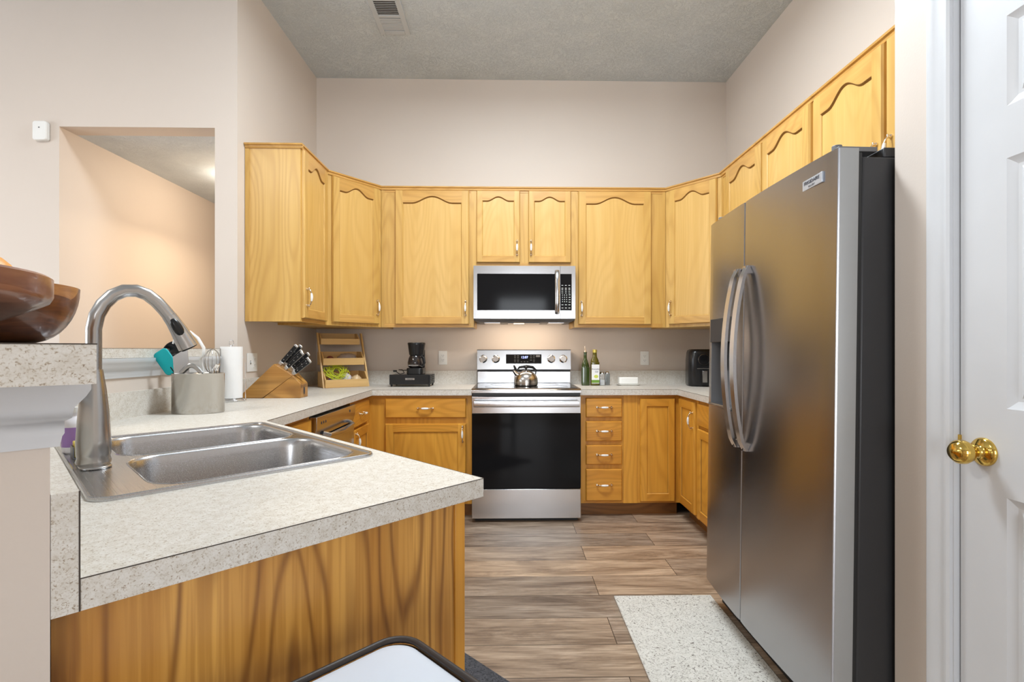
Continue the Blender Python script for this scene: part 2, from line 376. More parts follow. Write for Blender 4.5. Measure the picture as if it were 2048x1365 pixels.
# half wall under the raised bar (straight part + diagonal part)
HWZ = 1.16
th = .15
HWY = -.692                                   # kitchen face of the half wall in the peninsula frame
bend_i = (WX0, PEN[1]-(WX0-PEN[0]-S*HWY)+S*HWY)
lxo = (-(1.581+th)-PEN[0])/S - (HWY-th)
bend_o = pl(lxo, HWY-th)
poly = [(WX0, YE), bend_i, pl(0, HWY), pl(0, HWY-th), bend_o, (WX0-th, YE)]
struct(MB().prism(poly, 0, HWZ).build('wall_half', WALL))
# white moulding under the bar
def offset_strip(prof):                     # sweep a (out, z) profile round the half wall's kitchen side and end
    path = [((WX0, YE), (1, 0)), (bend_i, (math.cos(R(22.5)), math.sin(R(22.5)))), (pl(0, HWY), None), (pl(0, HWY-th), None)]
    b = MB(); rings = []
    for o_, z in prof:
        k = o_/math.cos(R(22.5))
        p0 = (WX0+o_, YE); p1 = (bend_i[0]+o_, bend_i[1]+o_*math.tan(R(22.5)))
        p2 = pl(o_, HWY+o_); p3 = pl(o_, HWY-th-o_); p4 = (bend_o[0]-o_, bend_o[1]-o_*math.tan(R(22.5))); p5 = (WX0-th-o_, YE)
        rings.append([(x, y, z) for x, y in (p0, p1, p2, p3, p4, p5)])
    n = len(prof); vs = [rings[i][j] for j in range(6) for i in range(n)]; fs = []
    for j in range(5):
        for i in range(n-1): fs.append((j*n+i, j*n+i+1, (j+1)*n+i+1, (j+1)*n+i))
    fs.append(tuple(range(n))); fs.append(tuple(5*n+i for i in range(n)))
    b.add(vs, fs); return b
prof = [(.0, HWZ-.08), (.008, HWZ-.08), (.010, HWZ-.068), (.012, HWZ-.064), (.012, HWZ-.05), (.018, HWZ-.046), (.020, HWZ-.034), (.030, HWZ-.02), (.034, HWZ-.012), (.034, HWZ), (0, HWZ)]
struct(offset_strip(prof).build('trim_1', WHITE, smooth=60))
# baseboard
struct(MB().box(WX1-.012, 1.41, 0, WX1, 1.45, .09).build('baseboard_right', WHITE))

# raised bar top
def bar_poly(o_in, o_out, end):
    yi = bend_i[1]+o_in*math.tan(R(22.5)); yo = bend_o[1]-(o_out)*math.tan(R(22.5))
    return [(WX0+o_in, YE-.002), (bend_i[0]+o_in, yi), pl(end, HWY+o_in), pl(end, HWY-th-o_out), (bend_o[0]-o_out, yo), (WX0-th-o_out, YE-.002)]
bt = thing('bar_counter', 'raised speckled laminate bar top on the half wall at the left', 'bar counter', (0, 0, 0))
BZ = 1.2005
MB().prism(bar_poly(.025, .25, .166), HWZ+.001, BZ).build('bar_slab', LAM, bt)
pp = bar_poly(.0256, .2506, .1666)
MB().prism(pp, BZ-.0004, BZ+.0008).build('seam', SEAM, bt)

# ------------------------------------------------------------------ worktops
ct = thing('countertop', 'long speckled laminate worktop from the range round the left wall to the diagonal peninsula', 'countertop', (0, 0, 0))
RX0, RX1 = -.259, .501                        # range
CFY, CLX, CRX = 3.52, -.957, 1.193
SX0, SX1, SY0, SY1 = -1.215, -.375, -.622, -.036   # sink, peninsula frame
hole = [pl(x, y) for x, y in rrect(SX0+.02, SY0+.02, SX1-.02, SY1-.02, .05)]
P1 = (CLX, PEN[1]+(PEN[0]-CLX))
e = .0
outer = [(RX0-.002, CFY), (RX0-.002, WY-.001), (WX0+.001, WY-.001), (WX0+.001, bend_i[1]+.0005), pl(0, HWY+.0005), PEN, P1, (CLX, CFY)]
MB().holed(outer, [hole], CB, CT).build('worktop', LAM, ct)
def backsplash(parent, path, t=.02, h=.108, z=CT):
    b = MB()
    for (p, q) in path:
        d = Vector((q[0]-p[0], q[1]-p[1])).normalized(); n_ = Vector((d.y, -d.x))*t
        b.prism([p, q, (q[0]+n_.x, q[1]+n_.y), (p[0]+n_.x, p[1]+n_.y)], z, z+h)
    return b.build('backsplash', LAM, parent)
backsplash(ct, [((WX0, WY-.001), (RX0-.004, WY-.001))]); 
bi = (WX0, bend_i[1]+.008)
backsplash(ct, [((WX0+.0005, bi[1]), (WX0+.0005, WY-.022))])
lb = (bend_i[0]-PEN[0]-S*HWY)/S
b = MB(); b.prism([(lb+.004, HWY+.0005), (0.0005, HWY+.0005), (0.0005, HWY+.026), (lb+.015, HWY+.026)], CB, CT+.108)
b.build('backsplash', LAM, ct, loc=(PEN[0], PEN[1], 0), rot=(0, 0, PROT))
# thin dark seams along the exposed edges
def seam(parent, pts, z=CT):
    b = MB()
    for p, q in zip(pts[:-1], pts[1:]):
        d = Vector((q[0]-p[0], q[1]-p[1])).normalized(); n_ = Vector((d.y, -d.x))*.0007
        b.prism([(p[0]-n_.x, p[1]-n_.y), (q[0]-n_.x, q[1]-n_.y), (q[0]+n_.x, q[1]+n_.y), (p[0]+n_.x, p[1]+n_.y)], z-.0008, z+.0004)
    return b.build('seam', SEAM, parent)
seam(ct, [pl(0, HWY+.026), PEN, P1, (CLX, CFY), (RX0-.004, CFY)])
bmx = MB().prism([(-.0002, HWY+.0255), (.0010, HWY+.0255), (.0010, HWY+.0272), (-.0002, HWY+.0272)], CB, CT+.108); bmx.build('seam', SEAM, ct, loc=(PEN[0], PEN[1], 0), rot=(0, 0, PROT))
ct2 = thing('countertop', 'shorter speckled laminate worktop right of the range, turning along the right wall', 'countertop', (0, 0, 0))
MB().prism([(RX1+.002, CFY), (CRX, CFY), (CRX, 2.42), (WX1-.001, 2.42), (WX1-.001, WY-.001), (RX1+.002, WY-.001)], CB, CT).build('worktop', LAM, ct2)
backsplash(ct2, [((RX1+.004, WY-.001), (WX1-.002, WY-.001))]); backsplash(ct2, [((WX1-.0005, WY-.022), (WX1-.0005, 2.42))])
seam(ct2, [(RX1+.004, CFY), (CRX, CFY), (CRX, 2.42)])

# ------------------------------------------------------------------ cabinet kit
# local frame of a cabinet: x along the front, face frame at y=0, front side is -y
def handle(parent, x, z, vertical=True, y=-.02, L=.096):
    b = MB()
    h = L/2
    def T(p):                                  # along, out
        a, o_ = p
        return (x, y-o_, z+a) if vertical else (x+a, y-o_, z)
    for s_ in (-1, 1):
        pts = [T((s_*h, 0)), T((s_*h, .012)), T((s_*(h-.004), .019)), T((s_*(h-.014), .024)), T((s_*(h-.024), .027))]
        b.tube(pts, [.0068, .0038, .0045, .0035, .0045], 10, 0)
        b.tube([T((s_*(h+.003), 0)), T((s_*(h+.003), .004))], .0085, 12, 0)
        b.tube([T((s_*h, .012)), T((s_*(h+.008), .014)), T((s_*(h+.011), .012))], [.0045, .005, .003], 8, 0)
    n = 8
    pts = [T((-.024+.048*i/n, .027+.002*math.sin(PI*i/n))) for i in range(n+1)]
    b.tube(pts, [.0055+.0025*math.sin(PI*i/n) for i in range(n+1)], 12, 1)
    return b.build('handle', [BRASSP, PORC], parent, smooth=60)
def door(parent, x0, x1, z0, z1, arch=0, hp=None, mats=None, stile=.055, brail=.055, trail=None, name='door', hv=True):
    t0, t1, c = .012, .021, .005
    V, H, P = mats
    w_ = x1-x0; b = MB()
    trail = trail if trail else (.055 if not arch else .045)
    b.box(x0, -t0, z0, x1, 0, z1, 0)
    xi0, xi1 = x0+stile, x1-stile; zi0 = z0+brail
    zt = z1-trail-arch                          # spring line of the arch; the crown of the arch reaches z1-trail
    b.hexa([(x0, -t0, z0), (x0, -t0, z1), (xi0, -t0, z1), (xi0, -t0, z0)], [(x0+c, -t1, z0+c), (x0+c, -t1, z1-c), (xi0, -t1, z1-c), (xi0, -t1, z0+c)], 0)
    b.hexa([(xi1, -t0, z0), (xi1, -t0, z1), (x1, -t0, z1), (x1, -t0, z0)], [(xi1, -t1, z0+c), (xi1, -t1, z1-c), (x1-c, -t1, z1-c), (x1-c, -t1, z0+c)], 0)
    b.hexa([(xi0, -t0, z0), (xi0, -t0, zi0), (xi1, -t0, zi0), (xi1, -t0, z0)], [(xi0, -t1, z0+c), (xi0, -t1, zi0), (xi1, -t1, zi0), (xi1, -t1, z0+c)], 1)
    n = 24 if arch else 1
    def az(u):                                  # cathedral curve, u in 0..1
        if not arch: return zt
        v = abs(u-.5)*2
        if v > .68: return zt
        q = v/.68
        return zt + arch*(.5+.5*math.cos(PI*q**1.05))
    top = [(xi0+(xi1-xi0)*i/n, az(i/n)) for i in range(n+1)]
    A = [(x, -t0, z) for x, z in top]; Bf = [(x, -t1, z) for x, z in top]
    zz = z1
    vs = []; fs = []
    for i, (x, z) in enumerate(top): vs += [(x, -t0, z), (x, -t1, z), (x, -t1, z1-c), (x, -t0, z1)]
    for i in range(n):
        a, d = i*4, (i+1)*4
        fs += [(a, a+1, d+1, d), (a+1, a+2, d+2, d+1), (a+2, a+3, d+3, d+2)]
    b.add(vs, fs, 1)
    # bead + dark groove round the panel
    def ring(off):
        pts = [(xi0+off, zi0+off), (xi1-off, zi0+off)]
        pts += [(min(max(x, xi0+off), xi1-off), z-off) for x, z in reversed(top)]
        return pts
    def strip(o1, y1_, o2, y2_, mi):
        a, d = ring(o1), ring(o2); m_ = len(a)
        b.add([(p[0], y1_, p[1]) for p in a]+[(p[0], y2_, p[1]) for p in d], [(i, (i+1) % m_, m_+(i+1) % m_, m_+i) for i in range(m_)], mi)
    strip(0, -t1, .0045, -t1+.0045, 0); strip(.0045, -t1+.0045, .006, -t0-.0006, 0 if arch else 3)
    if arch:
        tp = [p for p in reversed(top) if xi0+.006 <= p[0] <= xi1-.006]
        tp = [(xi1-.005, zt)]+tp+[(xi0+.005, zt)]
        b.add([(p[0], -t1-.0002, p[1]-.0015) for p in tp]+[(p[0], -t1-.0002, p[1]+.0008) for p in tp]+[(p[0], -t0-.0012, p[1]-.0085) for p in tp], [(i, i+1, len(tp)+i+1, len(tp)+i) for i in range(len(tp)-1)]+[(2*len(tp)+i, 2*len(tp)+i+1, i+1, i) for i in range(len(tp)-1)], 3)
    strip(.006, -t0-.0006, .0088, -t0-.0006, 2)
    rg = ring(.0088); b.add([(p[0], -t0-.0008, p[1]) for p in rg], [tuple(range(len(rg)))], 2)
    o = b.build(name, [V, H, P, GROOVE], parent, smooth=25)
    if hp: handle(o, hp[0], hp[1], hv, -t1)
    return o
def drawer(parent, x0, x1, z0, z1, mats, hx=None, hz=None, name='drawer'):
    t0, t1, c = .013, .021, .006
    b = MB(); b.box(x0, -t0, z0, x1, 0, z1, 0)
    b.hexa([(x0, -t0, z0), (x0, -t0, z1), (x1, -t0, z1), (x1, -t0, z0)], [(x0+c, -t1, z0+c), (x0+c, -t1, z1-c), (x1-c, -t1, z1-c), (x1-c, -t1, z0+c)], 0)
    o = b.build(name, [mats[1]], parent, smooth=25)
    handle(o, hx if hx is not None else (x0+x1)/2, hz if hz is not None else (z0+z1)/2, False, -t1)
    return o
UM = (UPV, UPH, UPP); LM = (LOV, LOH, LOV)
UZ0, UZ1 = 1.365, 2.43
def upper(label, loc, rotz, w_, d, z0=UZ0, z1=UZ1-.012, name='upper_cabinet', group=None):
    t = thing(name, label, 'cabinet', (loc[0], loc[1], 0), rotz, group)
    b = MB(); b.box(0, 0.019, z0+.015, w_, d, z1, 0)
    b.box(0, 0, z0, .022, .019, z1, 0); b.box(w_-.022, 0, z0, w_, .019, z1, 0); b.box(.022, .001, z0, w_-.022, .019, z0+.03, 1); b.box(.022, .001, z1-.03, w_-.022, .019, z1, 1)
    b.box(.022, .004, z0+.03, w_-.022, .019, z1-.03, 0); b.box(0, .019, z0, .012, d, z0+.015, 0); b.box(w_-.012, .019, z0, w_, d, z0+.015, 0)
    b.build('body', [UPV, UPH], t)
    return t
def crown(parent, pts, z=UZ1-.012):             # moulding strips along a polyline, outwards = right of the direction
    b = MB()
    for p, q in zip(pts[:-1], pts[1:]):
        p = Vector(p); q = Vector(q); d = (q-p).normalized(); n_ = Vector((d.y, -d.x)); ln = (q-p).length
        prof = [(0, -.014), (.006, -.014), (.009, -.004), (.009, 0), (.017, .003), (.019, .012), (0, .012)]
        A = [(p.x+n_.x*o_, p.y+n_.y*o_, z+h) for o_, h in prof]; B = [(q.x+n_.x*o_, q.y+n_.y*o_, z+h) for o_, h in prof]
        b.hexa(A, B, 0)
    return b.build('crown_moulding', [UPH], parent, smooth=30)
FY = WY-.34                                    # back uppers' face frame
# left of the microwave
xa, xb, xc, xd = -.965, -.265, .497, 1.197
zd0, zd1 = UZ0+.022, UZ1-.03
t = upper('tall oak wall cabinet with one wide arched door, left of the microwave', (xa, FY), 0, xb-xa, .338)
def X(px, y): # screen column at depth y of a front facing the camera (room x)
    u = (px-1038)/1000; return (u*math.cos(YAW)+math.sin(YAW))/(math.cos(YAW)-u*math.sin(YAW))*y
dy = FY-.021
door(t, X(790, dy)-xa, X(938, dy)-xa, zd0, zd1, .05, (X(931, dy)-xa, 1.195+(700-617)*.00377), UM)
crown(t, [(0, 0), (xb-xa, 0)])
t = upper('short oak wall cabinet with a pair of small arched doors above the microwave', (xb, FY), 0, xc-xb, .338, z0=1.828)
door(t, X(953, dy)-xb, X(1040, dy)-xb, 1.195+(700-525)*.00377, zd1, .032, (X(1034, dy)-xb, 1.965), UM, stile=.042, brail=.05)
door(t, X(1057, dy)-xb, X(1142, dy)-xb, 1.195+(700-525)*.00377, zd1, .032, (X(1062, dy)-xb, 1.965), UM, stile=.042, brail=.05)
crown(t, [(0, 0), (xc-xb, 0)])
t = upper('tall oak wall cabinet with one wide arched door, right of the microwave', (xc, FY), 0, xd-xc, .338)
door(t, X(1157, dy)-xc, X(1303, dy)-xc, zd0, zd1, .05, (X(1163, dy)-xc, 1.195+(700-617)*.00377), UM)
crown(t, [(0, 0), (xd-xc, 0)])
# diagonal corner cabinets
LX, RX = WX0+.33, WX1-.33                        # face planes of the side uppers
DYc = 3.46
def corner(label, A, B, wallpts, mirror, hp_right):
    # A,B ends of the diagonal front, A is left seen from the room
    A = Vector(A); B = Vector(B); d = (B-A); ln = d.length; ang = math.atan2(d.y, d.x)
    t = thing('corner_cabinet', label, 'cabinet', (A.x, A.y, 0), ang)
    Mi = Matrix.Rotation(-ang, 2)
    pts = [(0, .002), (ln, .002)]+[tuple(Mi @ (Vector(p)-A)) for p in wallpts]
    MB().prism(pts, UZ0, UZ1-.012, 'z', 0).build('body', [UPV], t)
    x0, x1 = .035, ln-.028
    door(t, x0, x1, zd0, zd1, .045, ((x1-.022) if hp_right else (x0+.022), 1.508), UM, stile=.05)
    crown(t, [(0, 0), (ln, 0)])
    return t
corner('angled oak corner wall cabinet above the bamboo basket rack', (LX, DYc), (xa-.001, FY), [(xa-.001, WY-.002), (WX0+.002, WY-.002), (WX0+.002, DYc+.001)], False, True)
corner('angled pale oak corner wall cabinet above the black air fryer', (xd+.001, FY), (RX, DYc), [(WX1-.002, DYc+.001), (WX1-.002, WY-.002), (xd+.001, WY-.002)], True, False)
# left wall upper, faces +x, local x -> +y
y0 = 3.026
t = upper('oak wall cabinet with its side panel facing out, at the end of the left wall', (LX, y0), PI/2, DYc-y0-.001, .328)
door(t, .012, DYc-y0-.035, zd0, zd1, .05, (.045, 1.515), UM, stile=.055)
crown(t, [(0, 0), (DYc-y0, 0)])
b = MB()
prof = [(0, -.014), (.006, -.014), (.009, -.004), (.009, 0), (.017, .003), (.019, .012), (0, .012)]
b.hexa([(-o_, -.018, UZ1-.012+h) for o_, h in prof], [(-o_, .327, UZ1-.012+h) for o_, h in prof]); b.build('crown_moulding', [UPH], t, smooth=30)
MB().box(-.004, .305, UZ0, 0, .327, UZ1-.03).build('scribe_strip', UPV, t)
# right wall uppers, face -x, local x -> -y
def Yr(px, x=RX-.02):
    u = (px-1038)/1000; return x*(math.cos(YAW)-u*math.sin(YAW))/(u*math.cos(YAW)+math.sin(YAW))
ys = [DYc-.001, Yr(1621.5)+.0, 1.44]
ya, yb_ = DYc-.001, Yr(1621)
t = upper('tall oak wall cabinet with two arched doors behind the fridge on the right wall', (RX, ya), -PI/2, ya-yb_, .328)
door(t, ya-Yr(1451), ya-Yr(1519), zd0, zd1, .05, None, UM)
door(t, ya-Yr(1524), ya-Yr(1618), zd0, zd1, .05, None, UM)
handle([c for c in t.children if c.name.startswith('door')][0], ya-Yr(1519)-.025, 1.5, True, -.021)
handle([c for c in t.children if c.name.startswith('door')][1], ya-Yr(1524)+.025, 1.5, True, -.021)
crown(t, [(0, 0), (ya-yb_, 0)])
yc = 1.425
t = upper('short oak wall cabinet with arched doors above the steel fridge', (RX, yb_-.001), -PI/2, yb_-yc-.001, .328, z0=1.87)
y_ = yb_-.001
door(t, y_-Yr(1626), y_-Yr(1764), 1.895, zd1, .055, (y_-Yr(1764)-.028, 1.96), UM)
door(t, y_-Yr(1772), y_-yc-.015, 1.895, zd1, .055, (y_-Yr(1772)+.028, 1.96), UM)
crown(t, [(0, 0), (yb_-yc, 0)])

# ------------------------------------------------------------------ base cabinets
def base(label, loc, rotz, w_, d, name='base_cabinet', x0=0, kickx=None):
    t = thing(name, label, 'cabinet', (loc[0], loc[1], 0), rotz)
    b = MB(); b.box(x0, .02, .10, x0+w_, d, CB-.001, 0)
    b.box(x0, 0, .10, x0+.03, .02, CB-.001, 0); b.box(x0+w_-.03, 0, .10, x0+w_, .02, CB-.001, 0); b.box(x0+.03, .001, .10, x0+w_-.03, .02, .125, 1); b.box(x0+.03, .001, CB-.03, x0+w_-.03, .02, CB-.001, 1); b.box(x0+.03, .003, .125, x0+w_-.03, .02, CB-.03, 0)
    b.build('body', [LOV, LOH], t)
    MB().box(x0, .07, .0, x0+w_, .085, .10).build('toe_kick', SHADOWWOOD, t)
    return t
BY = CFY+.035                                  # face frame of back base run
def zz(py, y): return CAMH-(py-700)/1000*y
yf = BY-.021
BLX = CLX-.035
x_0 = BLX
t = base('oak base cabinet with one drawer over one door, left of the range', (x_0, BY), 0, RX0-.004-x_0, WY-BY-.002)
drawer(t, X(770, yf)-x_0, X(932, yf)-x_0, zz(836, yf), zz(797, yf), LM)
door(t, X(770, yf)-x_0, X(932, yf)-x_0, .13, zz(848, yf), 0, (X(925, yf)-x_0, .60), LM)
x_0 = RX1+.004; BRX = CRX+.03
t = base('oak base cabinet with four stacked drawers and a narrow door, right of the range', (x_0, BY), 0, BRX-x_0, WY-BY-.002)
for a, c_ in ((797, 836), (844, 884), (892, 931), (940, 1004)):
    drawer(t, X(1172, yf)-x_0, X(1244.5, yf)-x_0, zz(c_, yf), zz(a, yf), LM, hz=zz((a+c_)/2-1, yf)+(.0 if a < 940 else 0))
MB().box(X(1248, yf)-x_0, -.004, .10, X(1276, yf)-x_0, .0, CB-.002).build('filler_strip', LOV, t)
door(t, X(1281, yf)-x_0, X(1351, yf)-x_0-.002, zz(1006, yf), zz(798, yf), 0, None, LM, stile=.045)
# right wall base, faces -x ; local x -> -y
yR = BY-.001
def Yb(px): return Yr(px, BRX-.02)
t = base('oak base cabinet on the right wall with corner door, beside the fridge', (BRX, yR), -PI/2, yR-2.42, WX1-BRX-.002)
door(t, .03, yR-Yb(1388), .118, .852, 0, (yR-Yb(1388)-.028, .73), LM, stile=.045)
MB().box(yR-Yb(1388)+.004, -.003, .10, yR-Yb(1388)+.035, 0, CB-.002).build('filler_strip', LOV, t)
drawer(t, yR-Yb(1394), yR-2.45, .71, .852, LM)
door(t, yR-Yb(1394), yR-2.45, .118, .69, 0, None, LM, stile=.05)
# left wall base, faces +x ; local x -> +y
DW0, DW1 = 2.505, 3.135
t = base('narrow oak base cabinet with drawers between the dishwasher and the corner', (BLX, DW1+.003), PI/2, BY-.002-DW1-.003, WX0*-1+BLX-.002)
wv = BY-.002-DW1-.003
drawer(t, .012, wv-.05, .70, .852, LM); door(t, .012, wv-.05, .12, .685, 0, (.045, .61), LM, stile=.05)
# sink base: diagonal, plus filler towards the dishwasher
t = thing('sink_cabinet', 'diagonal oak sink cabinet with a bold grained plywood end panel facing out', 'cabinet', (PEN[0], PEN[1], 0), PROT)
PW = 1.235
b = MB(); b.box(-.09, HWY+.002, 0.0, -.03, -.045, CB-.001, 0); b.box(-PW, -.68, .10, -.09, -.66, CB-.001, 0); b.box(-PW, -.065, .10, -.09, -.045, CB-.2, 0); b.box(-PW, -.65, .10, -.03, -.045, .118, 0)
b.build('body', [LOV], t)
MB().box(-.030, HWY+.002, 0.0, -.024, -.062, CB-.001).build('end_panel', PLY, t)
MB().box(-.030, -.062, 0.0, -.020, -.036, CB-.001).build('corner_stile', LOV, t, bevel=.001)
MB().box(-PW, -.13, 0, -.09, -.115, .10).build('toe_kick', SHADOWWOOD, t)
fr = thing('tmp', '', ''); bpy.data.objects.remove(fr)
# doors of the sink cabinet face the kitchen (+y local): build in a turned helper frame as parts
def turned(o): o.rotation_euler = (0, 0, PI); o.location = (0, -.045, 0); return o
turned(door(t, .12, .12+.5, .13, .66, 0, None, LM)); turned(door(t, .66, .66+.5, .13, .66, 0, None, LM))
for x_a in (.12, .66):
    o = MB().box(x_a, -.02, .68, x_a+.5, 0, .84).build('false_drawer_front', LOH, t, bevel=.003); turned(o)
# left filler cabinet before dishwasher
t = base('slim oak filler cabinet between the sink cabinet and the dishwasher', (BLX, 2.06), PI/2, DW0-.003-2.06, .3)
door(t, .05, DW0-.003-2.06-.02, .12, .852, 0, None, LM, stile=.05)

# ------------------------------------------------------------------ dishwasher
t = thing('dishwasher', 'stainless steel dishwasher under the worktop of the left run', 'dishwasher', (BLX, DW0, 0), PI/2)
W_ = DW1-DW0
MB().box(.003, .02, .02, W_-.003, .57, CB-.012).build('tub_body', DARKG, t)
MB().box(.004, -.028, .12, W_-.004, .02, .745).build('door_panel', STEEL, t, bevel=.003)
b = MB(); b.prism([(-.022, .75), (.02, .75), (.02, .857), (-.036, .857), (-.036, .80)], .004, W_-.004, 'x'); cp = b.build('control_panel', STEEL, t, bevel=.002)
MB().tube([(.1, -.03, .765), (.12, -.058, .752), (W_/2, -.066, .742), (W_-.12, -.058, .752), (W_-.1, -.03, .765)], .011, 10).build('handle', STEEL, t)
for k in range(3): MB().box(.06+.03*k, -.0368, .815, .072+.03*k, -.0358, .828).build('button', TEXTD, cp)
MB().box(W_-.12, -.0368, .82, W_-.1, -.0358, .835).build('indicator', TEXTD, cp)
MB().box(.01, .04, .0, W_-.01, .05, .11).build('toe_panel', BLACKM, t)

# ------------------------------------------------------------------ sink
sk = thing('sink', 'double bowl stainless steel sink set in the diagonal peninsula worktop', 'sink', (PEN[0], PEN[1], 0), PROT)
b = MB()
by0, by1 = -.518, -.062                       # basins in y
mid = (SX0+SX1)/2
basins = [(SX0+.035, by0, mid-.014, by1), (mid+.014, by0, SX1-.035, by1)]
zr = CT+.004
outer = rrect(SX0, SY0, SX1, SY1, .04, 8)
b.holed(outer, [rrect(*q, .075, 8) for q in basins], CT-.001, zr)
# raised rounded rim on the outside
rim = [(x, y, zr) for x, y in rrect(SX0+.004, SY0+.004, SX1-.004, SY1-.004, .038, 8)]
b.tube(rim, .0042, 8, closed=True)
b.build('sink_deck', SINKS, sk, smooth=40)
for q in basins:
    b = MB(); levels = [(0, zr), (.001, zr+.0015), (.004, zr+.0005), (.007, zr-.006), (.010, CT-.02), (.018, CT-.12), (.026, CT-.16), (.045, CT-.178), (.09, CT-.186)]
    loops = [[(x, y, z) for x, y in rrect(q[0]-.003+o_, q[1]-.003+o_, q[2]+.003-o_, q[3]+.003-o_, max(.078-o_*.35, .03), 8)] for o_, z in levels]
    n = len(loops[0]); vs = [p for lp in loops for p in lp]; fs = []
    for i in range(len(loops)-1):
        for k in range(n): fs.append((i*n+k, i*n+(k+1) % n, (i+1)*n+(k+1) % n, (i+1)*n+k))
    fs.append(tuple((len(loops)-1)*n+k for k in range(n)))
    b.add(vs, fs)
    o = b.build('basin', SINKS, sk, smooth=60)
    cx, cy = (q[0]+q[2])/2, (q[1]+q[3])/2
    MB().lathe([(.045, CT-.1855), (.045, CT-.184), (.036, CT-.184), (.034, CT-.187), (.0, CT-.187)], 24, (cx, cy, 0)).build('drain', CHROME, o)
# ------------------------------------------------------------------ faucet
fx, fy = -.747, -.577
t = thing('faucet', 'tall brushed nickel gooseneck pull-down faucet behind the sink', 'faucet', (*pl(fx, fy), zr), PROT)
# local +y = towards kitchen/bowls
b = MB(); b.prism(rrect(-.065, -.03, .065, .03, .029, 8), 0.0003, .006, 'z'); b.build('deck_plate', SATIN, t, bevel=.002)
B0 = zr
b = MB(); b.lathe([(.033, .006), (.034, .012), (.031, .022), (.033, .028), (.0335, .06), (.030, .12), (.0245, .18), (.0195, .215), (.0175, .23)], 36)
b.build('faucet_body', SATIN, t, smooth=50)
pts = [(0, 1.13), (0, 1.2), (0, 1.245), (.006, 1.278), (.018, 1.305), (.036, 1.328), (.058, 1.341), (.082, 1.343), (.104, 1.335), (.124, 1.318), (.140, 1.298), (.150, 1.284)]
P3 = [(0, d, z-B0) for d, z in pts]
MB().tube(P3, .0158, 20).build('spout_neck', SATIN, t, smooth=60)
hd = [(.150, 1.284), (.160, 1.268), (.172, 1.246), (.184, 1.222), (.194, 1.202)]
o = MB().tube([(0, d, z-B0) for d, z in hd], [.0165, .0175, .020, .023, .0245], 20).build('spray_head', SATIN, t, smooth=60)
Mx = Matrix.Translation((.0155, .166, 1.252-B0)) @ Matrix.Rotation(R(28), 4, 'X')
MB().ball((0, 0, 0), 1, 16, 0, .0085, .012, .027, M=Mx @ Matrix.Rotation(R(0), 4, 'Y')).build('spray_button', BLACKP, o)
MB().tube([(0, .194, 1.2025-B0), (0, .196, 1.199-B0)], .020, 16).build('spray_face', BLACKP, o)
MB().tube([(-.015, 0, .085), (-.05, 0, .095), (-.085, -.005, .13)], [.012, .008, .006], 12).build('lever', SATIN, t)
# soap bottle and sponge holder behind the faucet
def at(px, py, z):
    Z = (CAMH-z)/((py-700)/1000); Xc = (px-1038)/1000*Z
    return (Xc*math.cos(YAW)+Z*math.sin(YAW), Z*math.cos(YAW)-Xc*math.sin(YAW))
lilac = plain('lilac_label', (.38, .22, .55), .4); soapc = plain('clear_soap_plastic', (.82, .80, .84), .2)
t = thing('soap_bottle', 'small soap bottle with a purple label behind the faucet', 'bottle', (*pl(-.985, -.592), zr))
MB().lathe([(.024, 0), (.027, .004), (.027, .075), (.022, .088), (.010, .098), (.010, .108), (.0001, .108)], 24).build('bottle_body', soapc, t)
MB().lathe([(.0275, .018), (.0275, .07)], 24).build('bottle_label', lilac, t)
MB().lathe([(.012, .108), (.012, .122), (.0001, .123)], 16).build('bottle_cap', WHITEP, t)
t = thing('sponge_holder', 'small grey sponge holder with a yellow sponge behind the faucet', 'sponge holder', (*pl(-.90, -.59), zr), PROT)
b = MB(); b.box(-.03, -.015, 0, .03, -.012, .03); b.box(-.03, .012, 0, .03, .015, .03); b.box(-.03, -.015, 0, .03, .015, .002); b.build('holder_tray', GREYP, t, bevel=.001)
o = MB().box(-.026, -.011, .003, .026, .011, .04).build('sponge', plain('yellow_sponge', (.80, .62, .15), .9, bump=.8, bscale=150), None, bevel=.002)
x_, y_p = pl(-.90, -.59); o.location = (x_, y_p, zr); o.rotation_euler = (0, 0, PROT); tag(o, 'yellow sponge standing in the grey holder behind the faucet', 'sponge')

# ------------------------------------------------------------------ range
RW = RX1-RX0
t = thing('range', 'stainless steel electric range with a black glass oven door on the back wall', 'range', (RX0, 3.45, 0), 0)
MB().box(.004, .05, .02, RW-.004, .66, .895).build('body', DARKG, t)
b = MB(); b.prism([(0.0, .895), (.0, .915), (.02, .925), (.66, .925), (.66, .895)], .0, RW, 'x')
b.build('cooktop_frame', STEEL, t, bevel=.002)
ck = MB().box(.022, .04, .9252, RW-.022, .60, .928).build('cooktop_glass', BLACKG, t)
BLACKG.node_tree.nodes['Principled BSDF'].inputs['Specular IOR Level'].default_value = .25
ringm = plain('grey_burner_print', (.10, .10, .10), .3)
for cx, cy, r in ((.19, .17, .105), (.57, .17, .115), (.19, .43, .075), (.57, .43, .075)):
    MB().tube([(cx+r*math.cos(a*PI/24), cy+r*math.sin(a*PI/24), .9282) for a in range(48)], .0008, 4, closed=True).build('burner_ring', ringm, ck)
MB().box(.01, -.004, .876, RW-.01, .045, .894).build('vent_gap', BLACKM, t)
dr = thing('oven_door', '', ''); del dr['label']; del dr['category']; dr.parent = t
zD0, zD1 = zz(979, 3.44), .872
MB().box(.003, 0, zz(828, 3.44), RW-.003, .045, zD1).build('door_top_panel', STEEL, dr, bevel=.003)
MB().box(.003, .002, zD0, RW-.003, .045, zz(828, 3.44)-.001).build('door_glass', BLACKG, dr, bevel=.002)
b = MB(); 
zh = zz(808, 3.42)
b.prism(rrect(-.063, zh-.022, -.042, zh+.022, .009, 4), .02, RW-.02, 'x'); 
